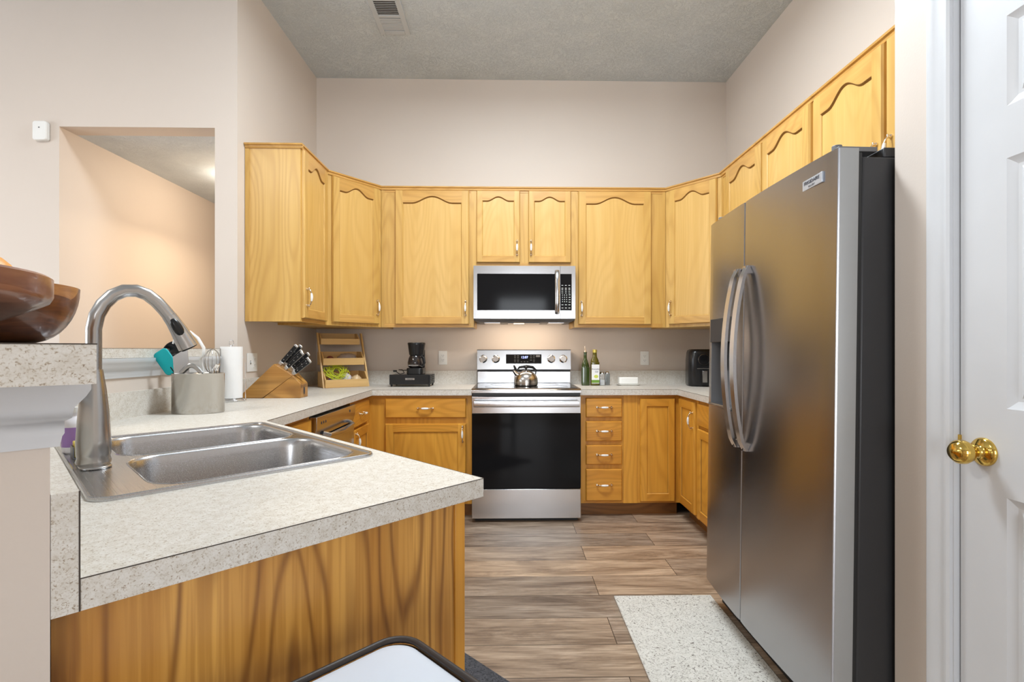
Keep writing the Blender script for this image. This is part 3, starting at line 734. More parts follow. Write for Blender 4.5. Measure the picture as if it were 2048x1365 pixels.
b.box(.05, -.045, zh-.012, .09, .004, zh+.012); b.box(RW-.09, -.045, zh-.012, RW-.05, .004, zh+.012)
b.build('handle', STEEL, dr, bevel=.002)
MB().box(.003, .0, zz(1038, 3.45), RW-.003, .045, zD0-.004).build('storage_drawer', STEEL, t, bevel=.003)
MB().box(.02, .05, 0, RW-.02, .06, .03).build('toe_panel', BLACKM, t)
# backguard
yb0 = 4.03-3.45
b = MB(); b.box(.006, yb0-.01, .928, RW-.006, yb0+.06, 1.02); b.build('riser', STEEL, t, bevel=.002)
MB().box(.006, yb0+.0, 1.02, RW-.006, yb0+.06, 1.036).build('riser_gap', BLACKM, t)
Mt = Matrix.Identity(4)
bg = MB(); bg.prism([(yb0-.035, 1.036), (yb0+.075, 1.036), (yb0+.075, 1.193), (yb0-.018, 1.193)], .003, RW-.003, 'x'); g = bg.build('control_panel', STEEL, t, bevel=.002)
MB().prism([(yb0-.036, 1.1935), (yb0+.075, 1.1935), (yb0+.075, 1.197), (yb0-.018, 1.197)], .003, RW-.003, 'x').build('panel_cap', BLACKM, t)
ta = math.atan2(.017, .157)
def onpanel(xp, zp): return (xp, yb0-.035+.017*(zp-1.036)/.157, zp)
def Xr(px, y=4.0): return X(px, y)-RX0
for px_ in (966.5, 991.5, 1102.5, 1126.5):
    p = onpanel(Xr(px_), 1.121)
    kb = MB(); kb.lathe([(.033, 0), (.033, .004), (.027, .006), (.026, .022), (.023, .026), (.0001, .026)], 28, M=Matrix.Rotation(PI/2, 4, 'X')); kb.box(-.005, -.036, -.026, .005, -.022, .026)
    kb.build('knob', CHROME, g, loc=p, rot=(-ta, 0, 0), bevel=.001)
dz0, dz1 = onpanel(0, 1.084), onpanel(0, 1.158)
b = MB(); x1_, x2_ = Xr(1012), Xr(1083)
b.hexa([(x1_, dz0[1], dz0[2]), (x2_, dz0[1], dz0[2]), (x2_, dz1[1], dz1[2]), (x1_, dz1[1], dz1[2])], [(x1_, dz0[1]-.002, dz0[2]), (x2_, dz0[1]-.002, dz0[2]), (x2_, dz1[1]-.002, dz1[2]), (x1_, dz1[1]-.002, dz1[2])])
dp = b.build('display', BLACKG, g)
rt = (PI/2-ta, 0, 0)
def pr(xp, zp, o_=.0024): q = onpanel(xp, zp); return (q[0], q[1]-o_, q[2])
text('clock_digits', '12:07', .026, BLUEE, dp, pr(Xr(1049), 1.134), rt)
b = MB()
for xq in (1030, 1036, 1062, 1068):
    for zq in (1.145, 1.130, 1.112): b.box(Xr(xq)-.007, pr(0, zq)[1], zq-.002, Xr(xq)+.007, pr(0, zq)[1]+.001, zq+.002)
for xq in (1030, 1036, 1043, 1049, 1055, 1068): b.box(Xr(xq)-.006, pr(0, 1.098)[1], 1.097, Xr(xq)+.006, pr(0, 1.098)[1]+.001, 1.100)
b.box(Xr(1072), pr(0, 1.14)[1], 1.125, Xr(1080), pr(0, 1.14)[1]+.001, 1.152)
b.build('button_marks', GREYP, dp)

# ------------------------------------------------------------------ microwave
MX0 = .116-.3795; MYF = 3.72; MZ0, MZ1 = 1.415, 1.824
t = thing('microwave', 'stainless steel over-the-range microwave with a black window under the short cabinet', 'microwave', (MX0, MYF, MZ0), 0)
MH = MZ1-MZ0; MW = .759
MB().box(.001, .03, 0, MW-.001, WY-MYF-.003, MH-.001).build('casing', DARKG, t)
def my(py): return (700-py)*.00372+CAMH-MZ0
fx1 = .645
# door
b = MB(); gz0, gz1 = my(620)-.004, my(549)+.004
b.box(0, 0, .012, .027, .03, MH-.004); b.box(.606, 0, .012, fx1, .03, MH-.004); b.box(.027, 0, .012, .606, .03, gz0); b.box(.027, 0, gz1, .606, .03, MH-.004)
d_ = b.build('door', STEEL, t)
MB().box(.0275, .006, gz0, .6055, .028, gz1).build('window', BLACKG, d_)
b = MB(); b.prism([(.004, .062), (.0, .36), (.0, .36), ], 0, .001, 'x') if False else None
hb = MB(); hb.tube([(.622, -.004, .05), (.622, -.028, .07), (.622, -.036, .13), (.622, -.039, MH/2), (.622, -.036, MH-.12), (.622, -.028, MH-.06), (.622, -.004, MH-.04)], .014, 12, flat=(1.2, .5)); hb.build('handle', STEEL, d_, smooth=60)
MB().lathe([(.0075, 0), (.0075, .0008)], 20, M=Matrix.Translation((.033, -.0002, .045)) @ Matrix.Rotation(PI/2, 4, 'X')).build('round_badge', WHITEP, d_)
text('badge_letters', 'LG', .013, WHITEP, d_, (.053, -.0005, .045), (PI/2, 0, 0))
b = MB(); b.box(fx1+.002, 0, .012, MW, .03, gz0); b.box(fx1+.002, 0, gz1, MW, .03, MH-.004); b.box(.731, 0, gz0, MW, .03, gz1)
cp = b.build('control_panel', STEEL, t)
kp = MB().box(fx1+.002, .001, gz0, .731, .028, gz1).build('keypad', BLACKG, cp)
b = MB()
for r in range(4):
    for c_ in range(3): b.box(.660+.0155*c_, .0004, gz0+.062+.0165*r, .665+.0155*c_, .0012, gz0+.068+.0165*r)
for r, zq in enumerate((.185, .165, .155, .142, .128)):
    for c_ in range(3): b.box(.655+.026*c_, .0004, gz0+zq, .668+.026*c_, .0012, gz0+zq+.0035)
for r in range(4): b.box(.709, .0004, gz0+.06+.018*r, .722, .0012, gz0+.064+.018*r)
for c_ in range(3): 
    b.box(.655+.026*c_, .0004, gz0+.04, .669+.026*c_, .0012, gz0+.044); b.box(.655+.026*c_, .0004, gz0+.016, .669+.026*c_, .0012, gz0+.020)
b.build('key_marks', TEXTW, kp)
# underside
ub = MB(); ub.prism([(.02, .0), (.03, -.0), (.40, -.03), (.41, -.005)], .01, MW-.01, 'x') if False else None
us = MB(); us.hexa([(.006, .004, .012), (MW-.006, .004, .012), (MW-.006, .41, .012), (.006, .41, .012)], [(.03, .06, -.012), (MW-.03, .06, -.012), (MW-.03, .405, -.012), (.03, .405, -.012)]); us.build('underside', GREYP, t)
for xa_ in (.075, .565):
    f = MB().box(xa_, .10, -.016, xa_+.12, .32, -.0125).build('grease_filter', STEEL, t)
MB().box(.255, .08, -.018, .50, .30, -.0125).build('lamp_cover', BLACKG, t)
lampm = plain('warm_lamp_glass', (1, .8, .5), .3, emit=(1, .7, .38), es=6)
MB().box(.30, .12, -.0205, .38, .15, -.018).build('lamp_lens', lampm, t)

# ------------------------------------------------------------------ fridge (local x -> -y, front = -y local -> -x room)
FL = .912
t = thing('refrigerator', 'large side-by-side stainless steel fridge with curved bar handles on the right', 'refrigerator', (.952, 2.335, 0.0), rot=(R(.0), R(0), -PI/2))
t.rotation_euler = (0, R(0), -PI/2)
LEAN = Matrix.Rotation(R(-.75), 4, 'X')
t.matrix_world = Matrix.Translation((.925, 2.335, .004)) @ Matrix.Rotation(-PI/2, 4, 'Z') @ LEAN
FZ0, FZ1 = .12, 1.775
def bow(x): return -.016*(1-((x-FL/2)/(FL/2))**2)
def fdoor(x0, x1, name):
    b = MB(); n = 14; f_ = []; r = .008
    pts = []
    for i in range(n+1):
        x = x0+(x1-x0)*i/n; pts.append((x, bow(x)))
    pts[0] = (x0, pts[0][1]+r); pts.insert(1, (x0+r*.4, pts[1][1]*0+bow(x0)+r*.25)); pts[-1] = (x1, bow(x1)+r); pts.insert(-1, (x1-r*.4, bow(x1)+r*.25))
    return b, pts
def fdoor_solid(x0, x1, hole=None):
    b, pts = fdoor(x0, x1, '')
    poly = pts+[(x1, .062), (x0, .062)]
    if not hole: b.prism(poly, FZ0, FZ1)
    else:
        hx0, hx1, hz0, hz1 = hole
        b.prism(poly, FZ0, hz0); b.prism(poly, hz1, FZ1)
        left = [p for p in pts if p[0] < hx0-1e-4]; right = [p for p in pts if p[0] > hx1+1e-4]
        b.prism(left+[(hx0, bow(hx0)), (hx0, .062), (x0, .062)], hz0, hz1)
        b.prism([(hx1, bow(hx1))]+right+[(x1, .062), (hx1, .062)], hz0, hz1)
    return b
hol = (.045, .285, .935, 1.33)
fdL = fdoor_solid(0, .372, hol).build('freezer_door', STEELV, t, smooth=30)
DSIDE = plain('grey_door_edge', (.36, .36, .355), .4, .2)
fdR = fdoor_solid(.377, FL, None).build('fridge_door', [STEELV, DSIDE], t, smooth=30)
for p_ in fdR.data.polygons:
    if abs(p_.normal.x) > .97: p_.material_index = 1
fdL.data.materials.append(DSIDE)
for p_ in fdL.data.polygons:
    if abs(p_.normal.x) > .97: p_.material_index = 1
MB().box(.3725, .004, FZ0+.01, .3765, .062, FZ1-.005).build('gasket_gap_filler', BLACKM, t)  # black strip added between the doors to darken the gap
MB().box(.004, .0625, FZ0+.01, FL-.004, .074, FZ1-.012).build('gasket_gap_filler', BLACKM, t)
MB().box(.004, .074, .03, FL-.002, .80, 1.752).build('casing', DARKG, t, bevel=.006)
MB().box(.02, .07, .015, FL-.02, .09, .115).build('kick_grille', BLACKM, t)
# hinge covers on top
for xh in (FL-.075, .03):
    b = MB(); b.box(xh, .02, 1.7755, xh+.05, .035+.1, 1.79); b.lathe([(.014, 1.7755), (.014, 1.80), (.0001, 1.80)], 16, (xh+.025, .03, 0)); b.build('hinge_cover', GREYP, t, bevel=.002)
MB().box(.006, .14, 1.7525, FL-.006, .79, 1.782).build('top_cover', DARKG, t, bevel=.004)
# dispenser
b = MB(); hx0, hx1, hz0, hz1 = hol
b.box(hx0, .058, hz0, hx1, .0615, hz1); b.box(hx0, -.006, hz0, hx0+.004, .058, hz1); b.box(hx1-.004, -.006, hz0, hx1, .058, hz1); b.box(hx0+.004, -.006, hz0, hx1-.004, .058, hz0+.012); b.box(hx0+.004, -.006, 1.255, hx1-.004, .058, hz1)
dsp = b.build('dispenser_recess', GREYP, fdL)
MB().box(hx0+.01, -.022, hz0+.004, hx1-.01, .04, hz0+.016).build('drip_tray', STEEL, fdL, bevel=.003)
MB().box(hx0, -.0125, 1.225, hx1, -.0065, hz1).build('dispenser_panel', DARKG, fdL, bevel=.002)
b = MB(); b.box(hx0+.06, .02, 1.10, hx0+.10, .03, 1.225); b.box(hx1-.10, .02, 1.10, hx1-.06, .03, 1.225); b.build('paddle', STEEL, fdL)
def fhandle(x, par, side):
    b = MB(); z0, z1 = .80, 1.515; n = 20; vs = []; fs = []
    for i in range(n+1):
        u = i/n; z = z0+(z1-z0)*u; o_ = .018+.048*math.sin(PI*u)**.75
        if i in (0, n): o_ = .012
        y = bow(x)-o_; wd = .017
        vs += [(x-wd, y+.001, z), (x, y-.006, z), (x+wd, y+.001, z), (x+wd, y+.013, z), (x-wd, y+.013, z)]
    for i in range(n):
        for k in range(5): fs.append((i*5+k, i*5+(k+1) % 5, (i+1)*5+(k+1) % 5, (i+1)*5+k))
    fs += [(4, 3, 2, 1, 0), tuple(n*5+k for k in range(5))]
    b.add(vs, fs)
    for z in (z0+.015, z1-.015): b.box(x-.012, bow(x)-.02, z-.014, x+.012, bow(x)+.002, z+.014)
    return b.build('handle', steel('handle_steel', (.74, .74, .75), .17), par, smooth=40)
fhandle(.335, fdL, 0); fhandle(.418, fdR, 1)
bx = .80
q = MB().box(bx-.05, bow(bx)-.0022, 1.695, bx+.055, bow(bx)+.004, 1.727).build('badge', plain('silver_badge', (.55, .60, .68), .3, .6), fdR, bevel=.001)
text('badge_letters', 'FRIGIDAIRE', .0155, TEXTD, q, (bx+.0025, bow(bx)-.0026, 1.7155), (PI/2, 0, 0))
text('badge_letters', 'GALLERY', .008, GREYP, q, (bx+.0025, bow(bx)-.0026, 1.7025), (PI/2, 0, 0))

# ------------------------------------------------------------------ pantry door (in wall x = PX, faces -x) ; local x -> -y
dt = bpy.data.objects.new('door_1', None); C.objects.link(dt); dt.location = (PX+.012, DY1, 0); dt.rotation_euler = (0, 0, -PI/2); struct(dt)
DWd = DY1-DY0
b = MB()
cols = [(.115, DWd/2-.045), (DWd/2+.045, DWd-.115)]
rows = [(.20, .862), (1.062, 1.625), (1.742, 1.945)]
b.box(0, .0, .01, DWd, .035, 2.14) if False else None
# frame faces with recessed raised panels
xs = [0, cols[0][0], cols[0][1], cols[1][0], cols[1][1], DWd]; zs = [.01, rows[0][0], rows[0][1], rows[1][0], rows[1][1], rows[2][0], rows[2][1], 2.14]
for i in range(5):
    for j in range(7):
        if i in (1, 3) and j in (1, 3, 5):
            x0, x1, z0, z1 = xs[i], xs[i+1], zs[j], zs[j+1]
            lv = [(0, 0), (.006, .004), (.018, .0085), (.026, .0085), (.034, .003), (.044, .001)]
            R_ = [[(x0+o_, d, z0+o_), (x1-o_, d, z0+o_), (x1-o_, d, z1-o_), (x0+o_, d, z1-o_)] for o_, d in lv]
            vs = [p for r in R_ for p in r]; fs = []
            for k in range(len(lv)-1):
                for m_ in range(4): fs.append((k*4+m_, k*4+(m_+1) % 4, (k+1)*4+(m_+1) % 4, (k+1)*4+m_))
            fs.append(tuple((len(lv)-1)*4+m_ for m_ in range(4))); b.add(vs, fs)
        else:
            x0, x1, z0, z1 = xs[i], xs[i+1], zs[j], zs[j+1]; b.add([(x0, 0, z0), (x1, 0, z0), (x1, 0, z1), (x0, 0, z1)], [(0, 1, 2, 3)])
b.box(0, .012, .01, DWd, .035, 2.14); b.box(0, 0, .01, .0005, .012, 2.14); b.box(DWd-.0005, 0, .01, DWd, .012, 2.14)
b.build('door_slab', WHITE, dt, smooth=20)
kn = MB(); MK = Matrix.Translation((.062, 0, .955)) @ Matrix.Rotation(PI/2, 4, 'X')
kn.lathe([(.033, 0), (.033, .004), (.029, .009), (.017, .012), (.012, .015), (.011, .028), (.016, .032), (.024, .040), (.0285, .052), (.027, .064), (.018, .074), (.0001, .077)], 36, M=MK)
kn.build('door_knob', BRASS, dt, smooth=60)
MB().box(-.0035, -.004, .925, .0035, .02, .985).build('strike_plate', BRASS, dt)
# casing: stop/jamb + stepped moulding
b = MB()
cw = .065
pr_ = [(0, 0), (0, -.010), (.006, -.014), (.012, -.014), (.014, -.011), (.022, -.012), (.040, -.016), (.046, -.019), (.058, -.019), (.065, -.014), (.065, 0)]
y_o = DY1+.006                                 # inner edge of casing on the far side
prof_w = [(PX+d_p, y_o+s_) for s_, d_p in pr_]
b.prism(prof_w, 0, 2.16+cw)
prof_w2 = [(PX+d_p, DY0-.006-s_) for s_, d_p in pr_]
b.prism(prof_w2, 0, 2.16+cw)
b.hexa([(PX+d_p, DY0-.07, 2.156+s_) for s_, d_p in pr_], [(PX+d_p, DY1+.07, 2.156+s_) for s_, d_p in pr_])
b.box(PX-.002, DY1+.003, 0, PX+.11, DY1+.02, 2.15); b.box(PX-.002, DY0-.02, 0, PX+.11, DY0-.003, 2.15); b.box(PX-.002, DY0-.02, 2.143, PX+.11, DY1+.02, 2.156)
struct(b.build('trim_2', WHITE, smooth=30))

# ------------------------------------------------------------------ ceiling vent, lamps, sensor, outlets
t = thing('ceiling_vent', 'grey louvred air vent with a dark open half in the kitchen ceiling', 'vent', (-.80, 3.36, CEILZ))
b = MB(); b.box(-.105, -.19, -.008, -.07, .19, -.0005); b.box(.07, -.19, -.008, .105, .19, -.0005); b.box(-.07, -.19, -.008, .07, -.15, -.0005); b.box(-.07, .15, -.008, .07, .19, -.0005); b.box(-.07, -.012, -.008, .07, .012, -.0005)
b.build('frame', VENTW, t, bevel=.0015)
MB().box(-.07, -.15, -.0015, .07, .15, -.0004).build('duct', VENTD, t)  # flat dark brown sheet behind the louvres
for k in range(8):
    y1_ = -.14+.0165*k
    MB().hexa([(-.07, y1_, -.008), (.07, y1_, -.008), (.07, y1_+.0135, -.0025), (-.07, y1_+.0135, -.0025)], [(-.07, y1_, -.007), (.07, y1_, -.007), (.07, y1_+.0135, -.0018), (-.07, y1_+.0135, -.0018)]).build('louvre', VENTW, t)
for k in range(7):
    y1_ = .022+.018*k
    MB().box(-.07, y1_-.002, -.007, .07, y1_+.0125, -.003).build('louvre', VENTW, t)
LAMP = plain('lamp_diffuser', (.9, .9, .9), .4, emit=(.88, .95, 1), es=16.0)
t = thing('ceiling_light', 'long flush ceiling light above the kitchen floor', 'ceiling light', (.12, 2.25, CEILZ))
MB().box(-.6, -.22, -.03, .6, .22, -.001).build('housing', WHITEP, t, bevel=.004); MB().box(-.57, -.19, -.11, .57, .19, -.0302).build('diffuser', LAMP, t, bevel=.01)
t = thing('ceiling_light', 'round flush ceiling light in the hallway', 'ceiling light', (-2.04, 3.78, HZ))
MB().lathe([(.09, -.001), (.09, -.02), (.08, -.02)], 32).build('base_ring', WHITEP, t); MB().lathe([(.08, -.02), (.085, -.06), (.05, -.10), (.0001, -.11)], 32).build('glass_dome', plain('hall_lamp_glass', (.95, .95, .9), .4, emit=(1, .88, .70), es=30), t)
t = thing('motion_sensor', 'small white sensor box on the cream wall left of the hallway opening', 'sensor', (X(87, YE), YE, CAMH+(700-272)*.00294))
MB().prism(rrect(-.040, -.055, .040, .055, .014, 5), -.028, -.001, 'y').build('sensor_case', WHITEP, t, bevel=.006, segs=3)
MB().lathe([(.004, 0), (.004, .001)], 12, M=Matrix.Translation((0, -.0285, .016)) @ Matrix.Rotation(PI/2, 4, 'X')).build('sensor_eye', GREYP, t)
def outlet(label, loc, rotz, w_=.07, h=.114, gangs=1, tilt=0, kind='outlet', group=None):
    t = thing('wall_outlet' if kind == 'outlet' else 'switch_plate', label, kind, loc, rot=(0, tilt, rotz))
    MB().prism(rrect(-w_/2, -h/2, w_/2, h/2, .004, 3), -.006, -.0004, 'y').build('cover_plate', WHITEP, t, bevel=.002)
    for g_ in range(gangs):
        cx = (g_-(gangs-1)/2)*.046
        if kind == 'outlet' and (gangs == 1 or g_ == gangs-1):
            r_ = MB().prism(rrect(cx-.0165, -.034, cx+.0165, .034, .003, 3), -.0085, -.006, 'y').build('receptacle', WHITEP, t, bevel=.0008)
            b = MB()
            for zc in (-.018, .018):
                b.box(cx-.0075, -.0088, zc-.004, cx-.0055, -.0084, zc+.006); b.box(cx+.0055, -.0088, zc-.003, cx+.0075, -.0084, zc+.006); b.box(cx-.002, -.0088, zc-.011, cx+.002, -.0084, zc-.007)
            b.build('slots', TEXTD, r_)
        else:
            MB().box(cx-.005, -.0065, -.012, cx+.005, -.0060, .012).build('toggle_slot', GREYP, t); MB().box(cx-.0035, -.014, -.001, cx+.0035, -.006, .008).build('toggle', WHITEP, t, bevel=.001)
    return t
outlet('white outlet on the back wall left of the range', (X(886, WY), WY, zz(716, WY-.02)), 0)
outlet('white outlet on the back wall right of the range, above the butter dish', (X(1289, WY), WY, zz(717, WY-.02)), 0)
def Yl(px, x): return Yr(px, x)
yo = (Yr(492, WX0)+Yr(514, WX0))/2
outlet('white double wall plate on the left wall, behind the paper towel and knife block', (WX0, yo, zz(725, yo)), PI/2, w_=.118, gangs=2)
outlet('large white plate on the end of the half wall under the bar', (*pl(0, -.790), .905), PI/4, w_=.079, h=.135, tilt=R(-3.0), kind='switch')

# ------------------------------------------------------------------ rugs
def rugmat(name, a, b_, c):
    m, nt, bs_ = nm(name); L = nt.links.new
    tc = node(nt, 'ShaderNodeTexCoord'); n = node(nt, 'ShaderNodeTexNoise', i_Scale=55.0, i_Detail=4.0, i_Distortion=3.0); L(tc.outputs['Object'], n.inputs['Vector'])
    r = ramp(nt, [(.33, a), (.42, b_), (.6, c)]); L(n.outputs['Fac'], r.inputs[0]); L(r.outputs[0], bs_.inputs['Base Color']); bs_.inputs['Roughness'].default_value = .95
    n2 = node(nt, 'ShaderNodeTexNoise', i_Scale=300.0, i_Detail=2.0); L(tc.outputs['Object'], n2.inputs['Vector'])
    bp = node(nt, 'ShaderNodeBump', i_Strength=.6, i_Distance=.003); L(n2.outputs['Fac'], bp.inputs['Height']); L(bp.outputs[0], bs_.inputs['Normal']); return m
RUG = rugmat('speckled_cream_rug', (.16, .14, .12), (.55, .53, .48), (.68, .66, .61))
MATM = rugmat('charcoal_mat', (.02, .02, .025), (.045, .047, .055), (.09, .093, .105))
o = MB().box(0, 0, 0, .47, 1.3, .009).build('rug', RUG, None, bevel=.003, loc=(.505, 1.10, .0005)); tag(o, 'pale speckled runner rug on the floor in front of the fridge', 'rug')
o = MB().prism(rrect(-1.05, .10, -.1, .53, .01, 4), 0, .010).build('floor_mat', MATM, None, bevel=.003, loc=(PEN[0], PEN[1], .0005), rot=(0, 0, PROT)); o.location = (PEN[0], PEN[1], .0005)
tag(o, 'charcoal floor mat in front of the sink cabinet', 'mat')
# ------------------------------------------------------------------ stool
leather = plain('white_vinyl_seat', (.66, .70, .77), .38, bump=.3, bscale=90); piping = plain('dark_brown_piping', (.035, .025, .02), .5)
SZ = .72
sxy = at(806, 1262, SZ)
t = thing('bar_stool', 'white cushioned bar stool with dark piping in front of the wood end panel', 'stool', (sxy[0], sxy[1], 0), PI/4)
# local +x,+y = edges running away from the far corner towards the camera: corner at origin; seat spans x in [-.4,0], y in [-.4,0] rotated 45
# rotate so that corner (0,0) points to +y room
t.rotation_euler = (0, 0, PI/4)
SS = .40
sp = rrect(-SS, -SS, 0, 0, .045, 8)
o = MB()
loops = [(.0, SZ-.05), (.0, SZ-.016), (.003, SZ-.007), (.010, SZ-.0015), (.02, SZ), (.08, SZ+.003), (.19, SZ+.004)]
L_ = [[(x, y, z) for x, y in rrect(-SS+.006+o_, -SS+.006+o_, -.006-o_, -.006-o_, max(.042-o_*.2, .005), 8)] for o_, z in loops]
n = len(L_[0]); vs = [p for lp in L_ for p in lp]; fs = [(i*n+k, i*n+(k+1) % n, (i+1)*n+(k+1) % n, (i+1)*n+k) for i in range(len(L_)-1) for k in range(n)]
fs += [tuple((len(L_)-1)*n+k for k in range(n)), tuple(range(n-1, -1, -1))]
o.add(vs, fs); st = o.build('seat', leather, t, smooth=70)
MB().tube([(x, y, SZ-.004) for x, y in sp], .0055, 10, closed=True).build('piping', piping, st, smooth=70)
MB().prism(sp, SZ-.055, SZ-.012).build('seat_frame', piping, t)
for a in (-.035, -SS+.035):
    for c_ in (-.035, -SS+.035): MB().box(a-.016, c_-.016, 0, a+.016, c_+.016, SZ-.055).build('leg', piping, t, bevel=.002)
for (x0, y0_, x1, y1_) in ((-SS+.05, -.043, -.05, -.027), (-SS+.05, -SS+.027, -.05, -SS+.043), (-.043, -SS+.05, -.027, -.05), (-SS+.027, -SS+.05, -SS+.043, -.05)):
    MB().box(x0, y0_, .22, x1, y1_, .245).build('stretcher', piping, t)

# ------------------------------------------------------------------ wooden bowls on the bar
def bowlmat(name, light, mid, dark):
    m, nt, b = nm(name); L = nt.links.new
    tc = node(nt, 'ShaderNodeTexCoord')
    br = node(nt, 'ShaderNodeTexBrick', i_Scale=1.0, i_Mortar_Size=.0002, i_Brick_Width=.085, i_Row_Height=.033); br.inputs['Color1'].default_value = (0, 0, 0, 1); br.inputs['Color2'].default_value = (1, 1, 1, 1); br.inputs['Mortar'].default_value = (.3, .3, .3, 1)
    mp0 = node(nt, 'ShaderNodeMapping'); mp0.inputs['Rotation'].default_value = (PI/2, 0, .5); L(tc.outputs['Object'], mp0.inputs['Vector']); L(mp0.outputs[0], br.inputs['Vector'])
    mp = node(nt, 'ShaderNodeMapping'); mp.inputs['Scale'].default_value = (9, 9, 60); L(tc.outputs['Object'], mp.inputs['Vector'])
    n = node(nt, 'ShaderNodeTexNoise', i_Scale=1.0, i_Detail=4.0, i_Distortion=1.5); L(mp.outputs[0], n.inputs['Vector'])
    ad = node(nt, 'ShaderNodeMath', operation='MULTIPLY_ADD'); L(br.outputs['Color'], ad.inputs[0]); ad.inputs[1].default_value = .5; 
    m2 = node(nt, 'ShaderNodeMath', operation='MULTIPLY'); L(n.outputs['Fac'], m2.inputs[0]); m2.inputs[1].default_value = .55; L(m2.outputs[0], ad.inputs[2])
    r = ramp(nt, [(.2, dark), (.5, mid), (.8, light)]); L(ad.outputs[0], r.inputs[0]); L(r.outputs[0], b.inputs['Base Color'])
    b.inputs['Roughness'].default_value = .28; b.inputs['Coat Weight'].default_value = .3
    return m
BW = bowlmat('acacia_wood_blocks', (.55, .26, .09), (.27, .10, .04), (.09, .03, .014))
BW2 = bowlmat('acacia_wood_light', (.58, .29, .16), (.42, .19, .11), (.22, .085, .05))
def bowl(label, x, y, r, h, rb, mat):
    pr2 = [(rb, 0), (rb+.002, .004)]
    n = 10
    for i in range(1, n+1):
        u = i/n; pr2.append((rb+(r-rb)*math.sin(u*PI/2)**.85, .004+(h-.004)*(1-math.cos(u*PI/2))**.95*1.0))
    pr2 += [(r-.008, h), (r-.012, h-.004)]
    for i in range(n-1, -1, -1):
        u = i/n; pr2.append((max(rb-.012+(r-rb)*math.sin(u*PI/2)**.85, .001), .016+(h-.018)*(1-math.cos(u*PI/2))**.95))
    pr2.append((.0001, .016))
    o = MB().lathe(pr2, 64).build('wooden_bowl', mat, None, smooth=50, loc=(x, y, BZ+.0012)); tag(o, label, 'bowl'); return o
bowl('dark segmented wood bowl standing further back on the raised bar', -.925, .85, .160, .105, .085, BW)
o = MB().lathe([(.055, 0), (.058, .003), (.10, .014), (.14, .030), (.168, .044), (.182, .052), (.186, .060), (.186, .082), (.182, .085), (.172, .083), (.13, .050), (.08, .030), (.0001, .022)], 72).build('wooden_bowl', BW2, None, smooth=40, loc=(-.727, .535, BZ+.0012)); tag(o, 'shallow reddish brown wood bowl, nearest on the raised bar', 'bowl')
orange = plain('orange_fruit_skin', (.85, .36, .04), .45, bump=.4, bscale=200)
o = MB().ball((0, 0, 0), .037).build('orange', orange, None, smooth=80, loc=(-.646, .620, BZ+.0785)); tag(o, 'orange fruit lying in the nearest wooden bowl', 'fruit')

# ------------------------------------------------------------------ utensil crock and utensils
cx, cy = at(390, 829, CT); cy += .06; cx -= .022
cr = thing('utensil_crock', 'oval brushed steel utensil crock on the worktop behind the sink', 'crock', (cx, cy, CT+.0004), R(8))
H_ = .176
CROCK = steel('crock_steel', (.50, .48, .45), .2, 'x')
b = MB(); b.lathe([(.103, 0), (.105, .002), (.105, H_-.003), (.108, H_), (.105, H_+.001), (.102, H_-.002), (.102, .004), (.0001, .004)], 48, sy=.72); b.build('crock_wall', CROCK, cr, smooth=50)
teal = plain('turquoise_silicone', (.0, .36, .40), .45)
FOOT = Vector((cx, cy, CT+.008))
def uten(name, label, foot, head):           # foot and direction point, both relative to the crock's base
    f = FOOT+Vector(foot); d = Vector(head)-Vector(foot)
    q = thing(name, label, 'utensil', tuple(f), group=None); q.rotation_mode = 'QUATERNION'
    ax = d.normalized(); yv = Vector((0, 1, 0)); xv = yv.cross(ax).normalized(); yv = ax.cross(xv)
    q.rotation_quaternion = Matrix((xv, yv, ax)).transposed().to_quaternion()
    return q, d.length
t, ln = uten('ladle', 'black ladle with a round bowl behind the turquoise spatula', (.01, .01, 0), (-.136, .03, .262))
MB().tube([(0, 0, 0), (0, 0, ln-.035)], .005, 10).build('stick', BLACKP, t)
b = MB(); b.lathe([(.0001, -.036), (.024, -.032), (.045, -.018), (.052, 0), (.049, 0), (.040, -.018), (.022, -.028), (.0001, -.032)], 28, M=Matrix.Translation((0, 0, ln)) @ Matrix.Rotation(R(78), 4, 'X')); b.build('scoop', BLACKP, t, smooth=60)
t, ln = uten('spatula', 'turquoise silicone spatula leaning left in the crock', (.03, -.02, 0), (-.114, -.037, .222))
MB().tube([(0, 0, .0), (0, 0, ln-.03)], .005, 10).build('stick', BLACKP, t)
MB().prism([(x, ln+z) for x, z in rrect(-.036, -.058, .032, .056, .018, 6)], -.004, .004, 'y').build('blade', teal, t, bevel=.003)
t, ln = uten('serving_spoon', 'black plastic serving spoon leaning left in the middle of the crock', (-.02, .0, 0), (-.078, -.02, .215))
MB().tube([(0, 0, 0), (0, 0, ln)], .005, 10).build('stick', BLACKP, t); MB().ball((0, 0, ln), .034, 20, 0, 1, .3, 1.25).build('scoop', BLACKP, t, smooth=80)
t, ln = uten('turner', 'flat steel turner standing upright in the crock', (-.03, -.045, 0), (-.042, -.05, .225))
MB().tube([(0, 0, 0), (0, 0, ln-.05)], .004, 10).build('stick', BLACKP, t)
MB().hexa([(-.028, -.012, ln-.055), (.026, .006, ln-.055), (.026, .006, ln+.055), (-.028, -.012, ln+.02)], [(-.028, -.0135, ln-.055), (.026, .0045, ln-.055), (.026, .0045, ln+.055), (-.028, -.0135, ln+.02)]).build('blade', STEEL, t)
t, ln = uten('whisk', 'wire balloon whisk standing in the crock', (.055, .0, 0), (.064, -.005, .222))
MB().tube([(0, 0, 0), (0, 0, ln-.055)], .006, 10).build('stick', SATIN, t)
b = MB()
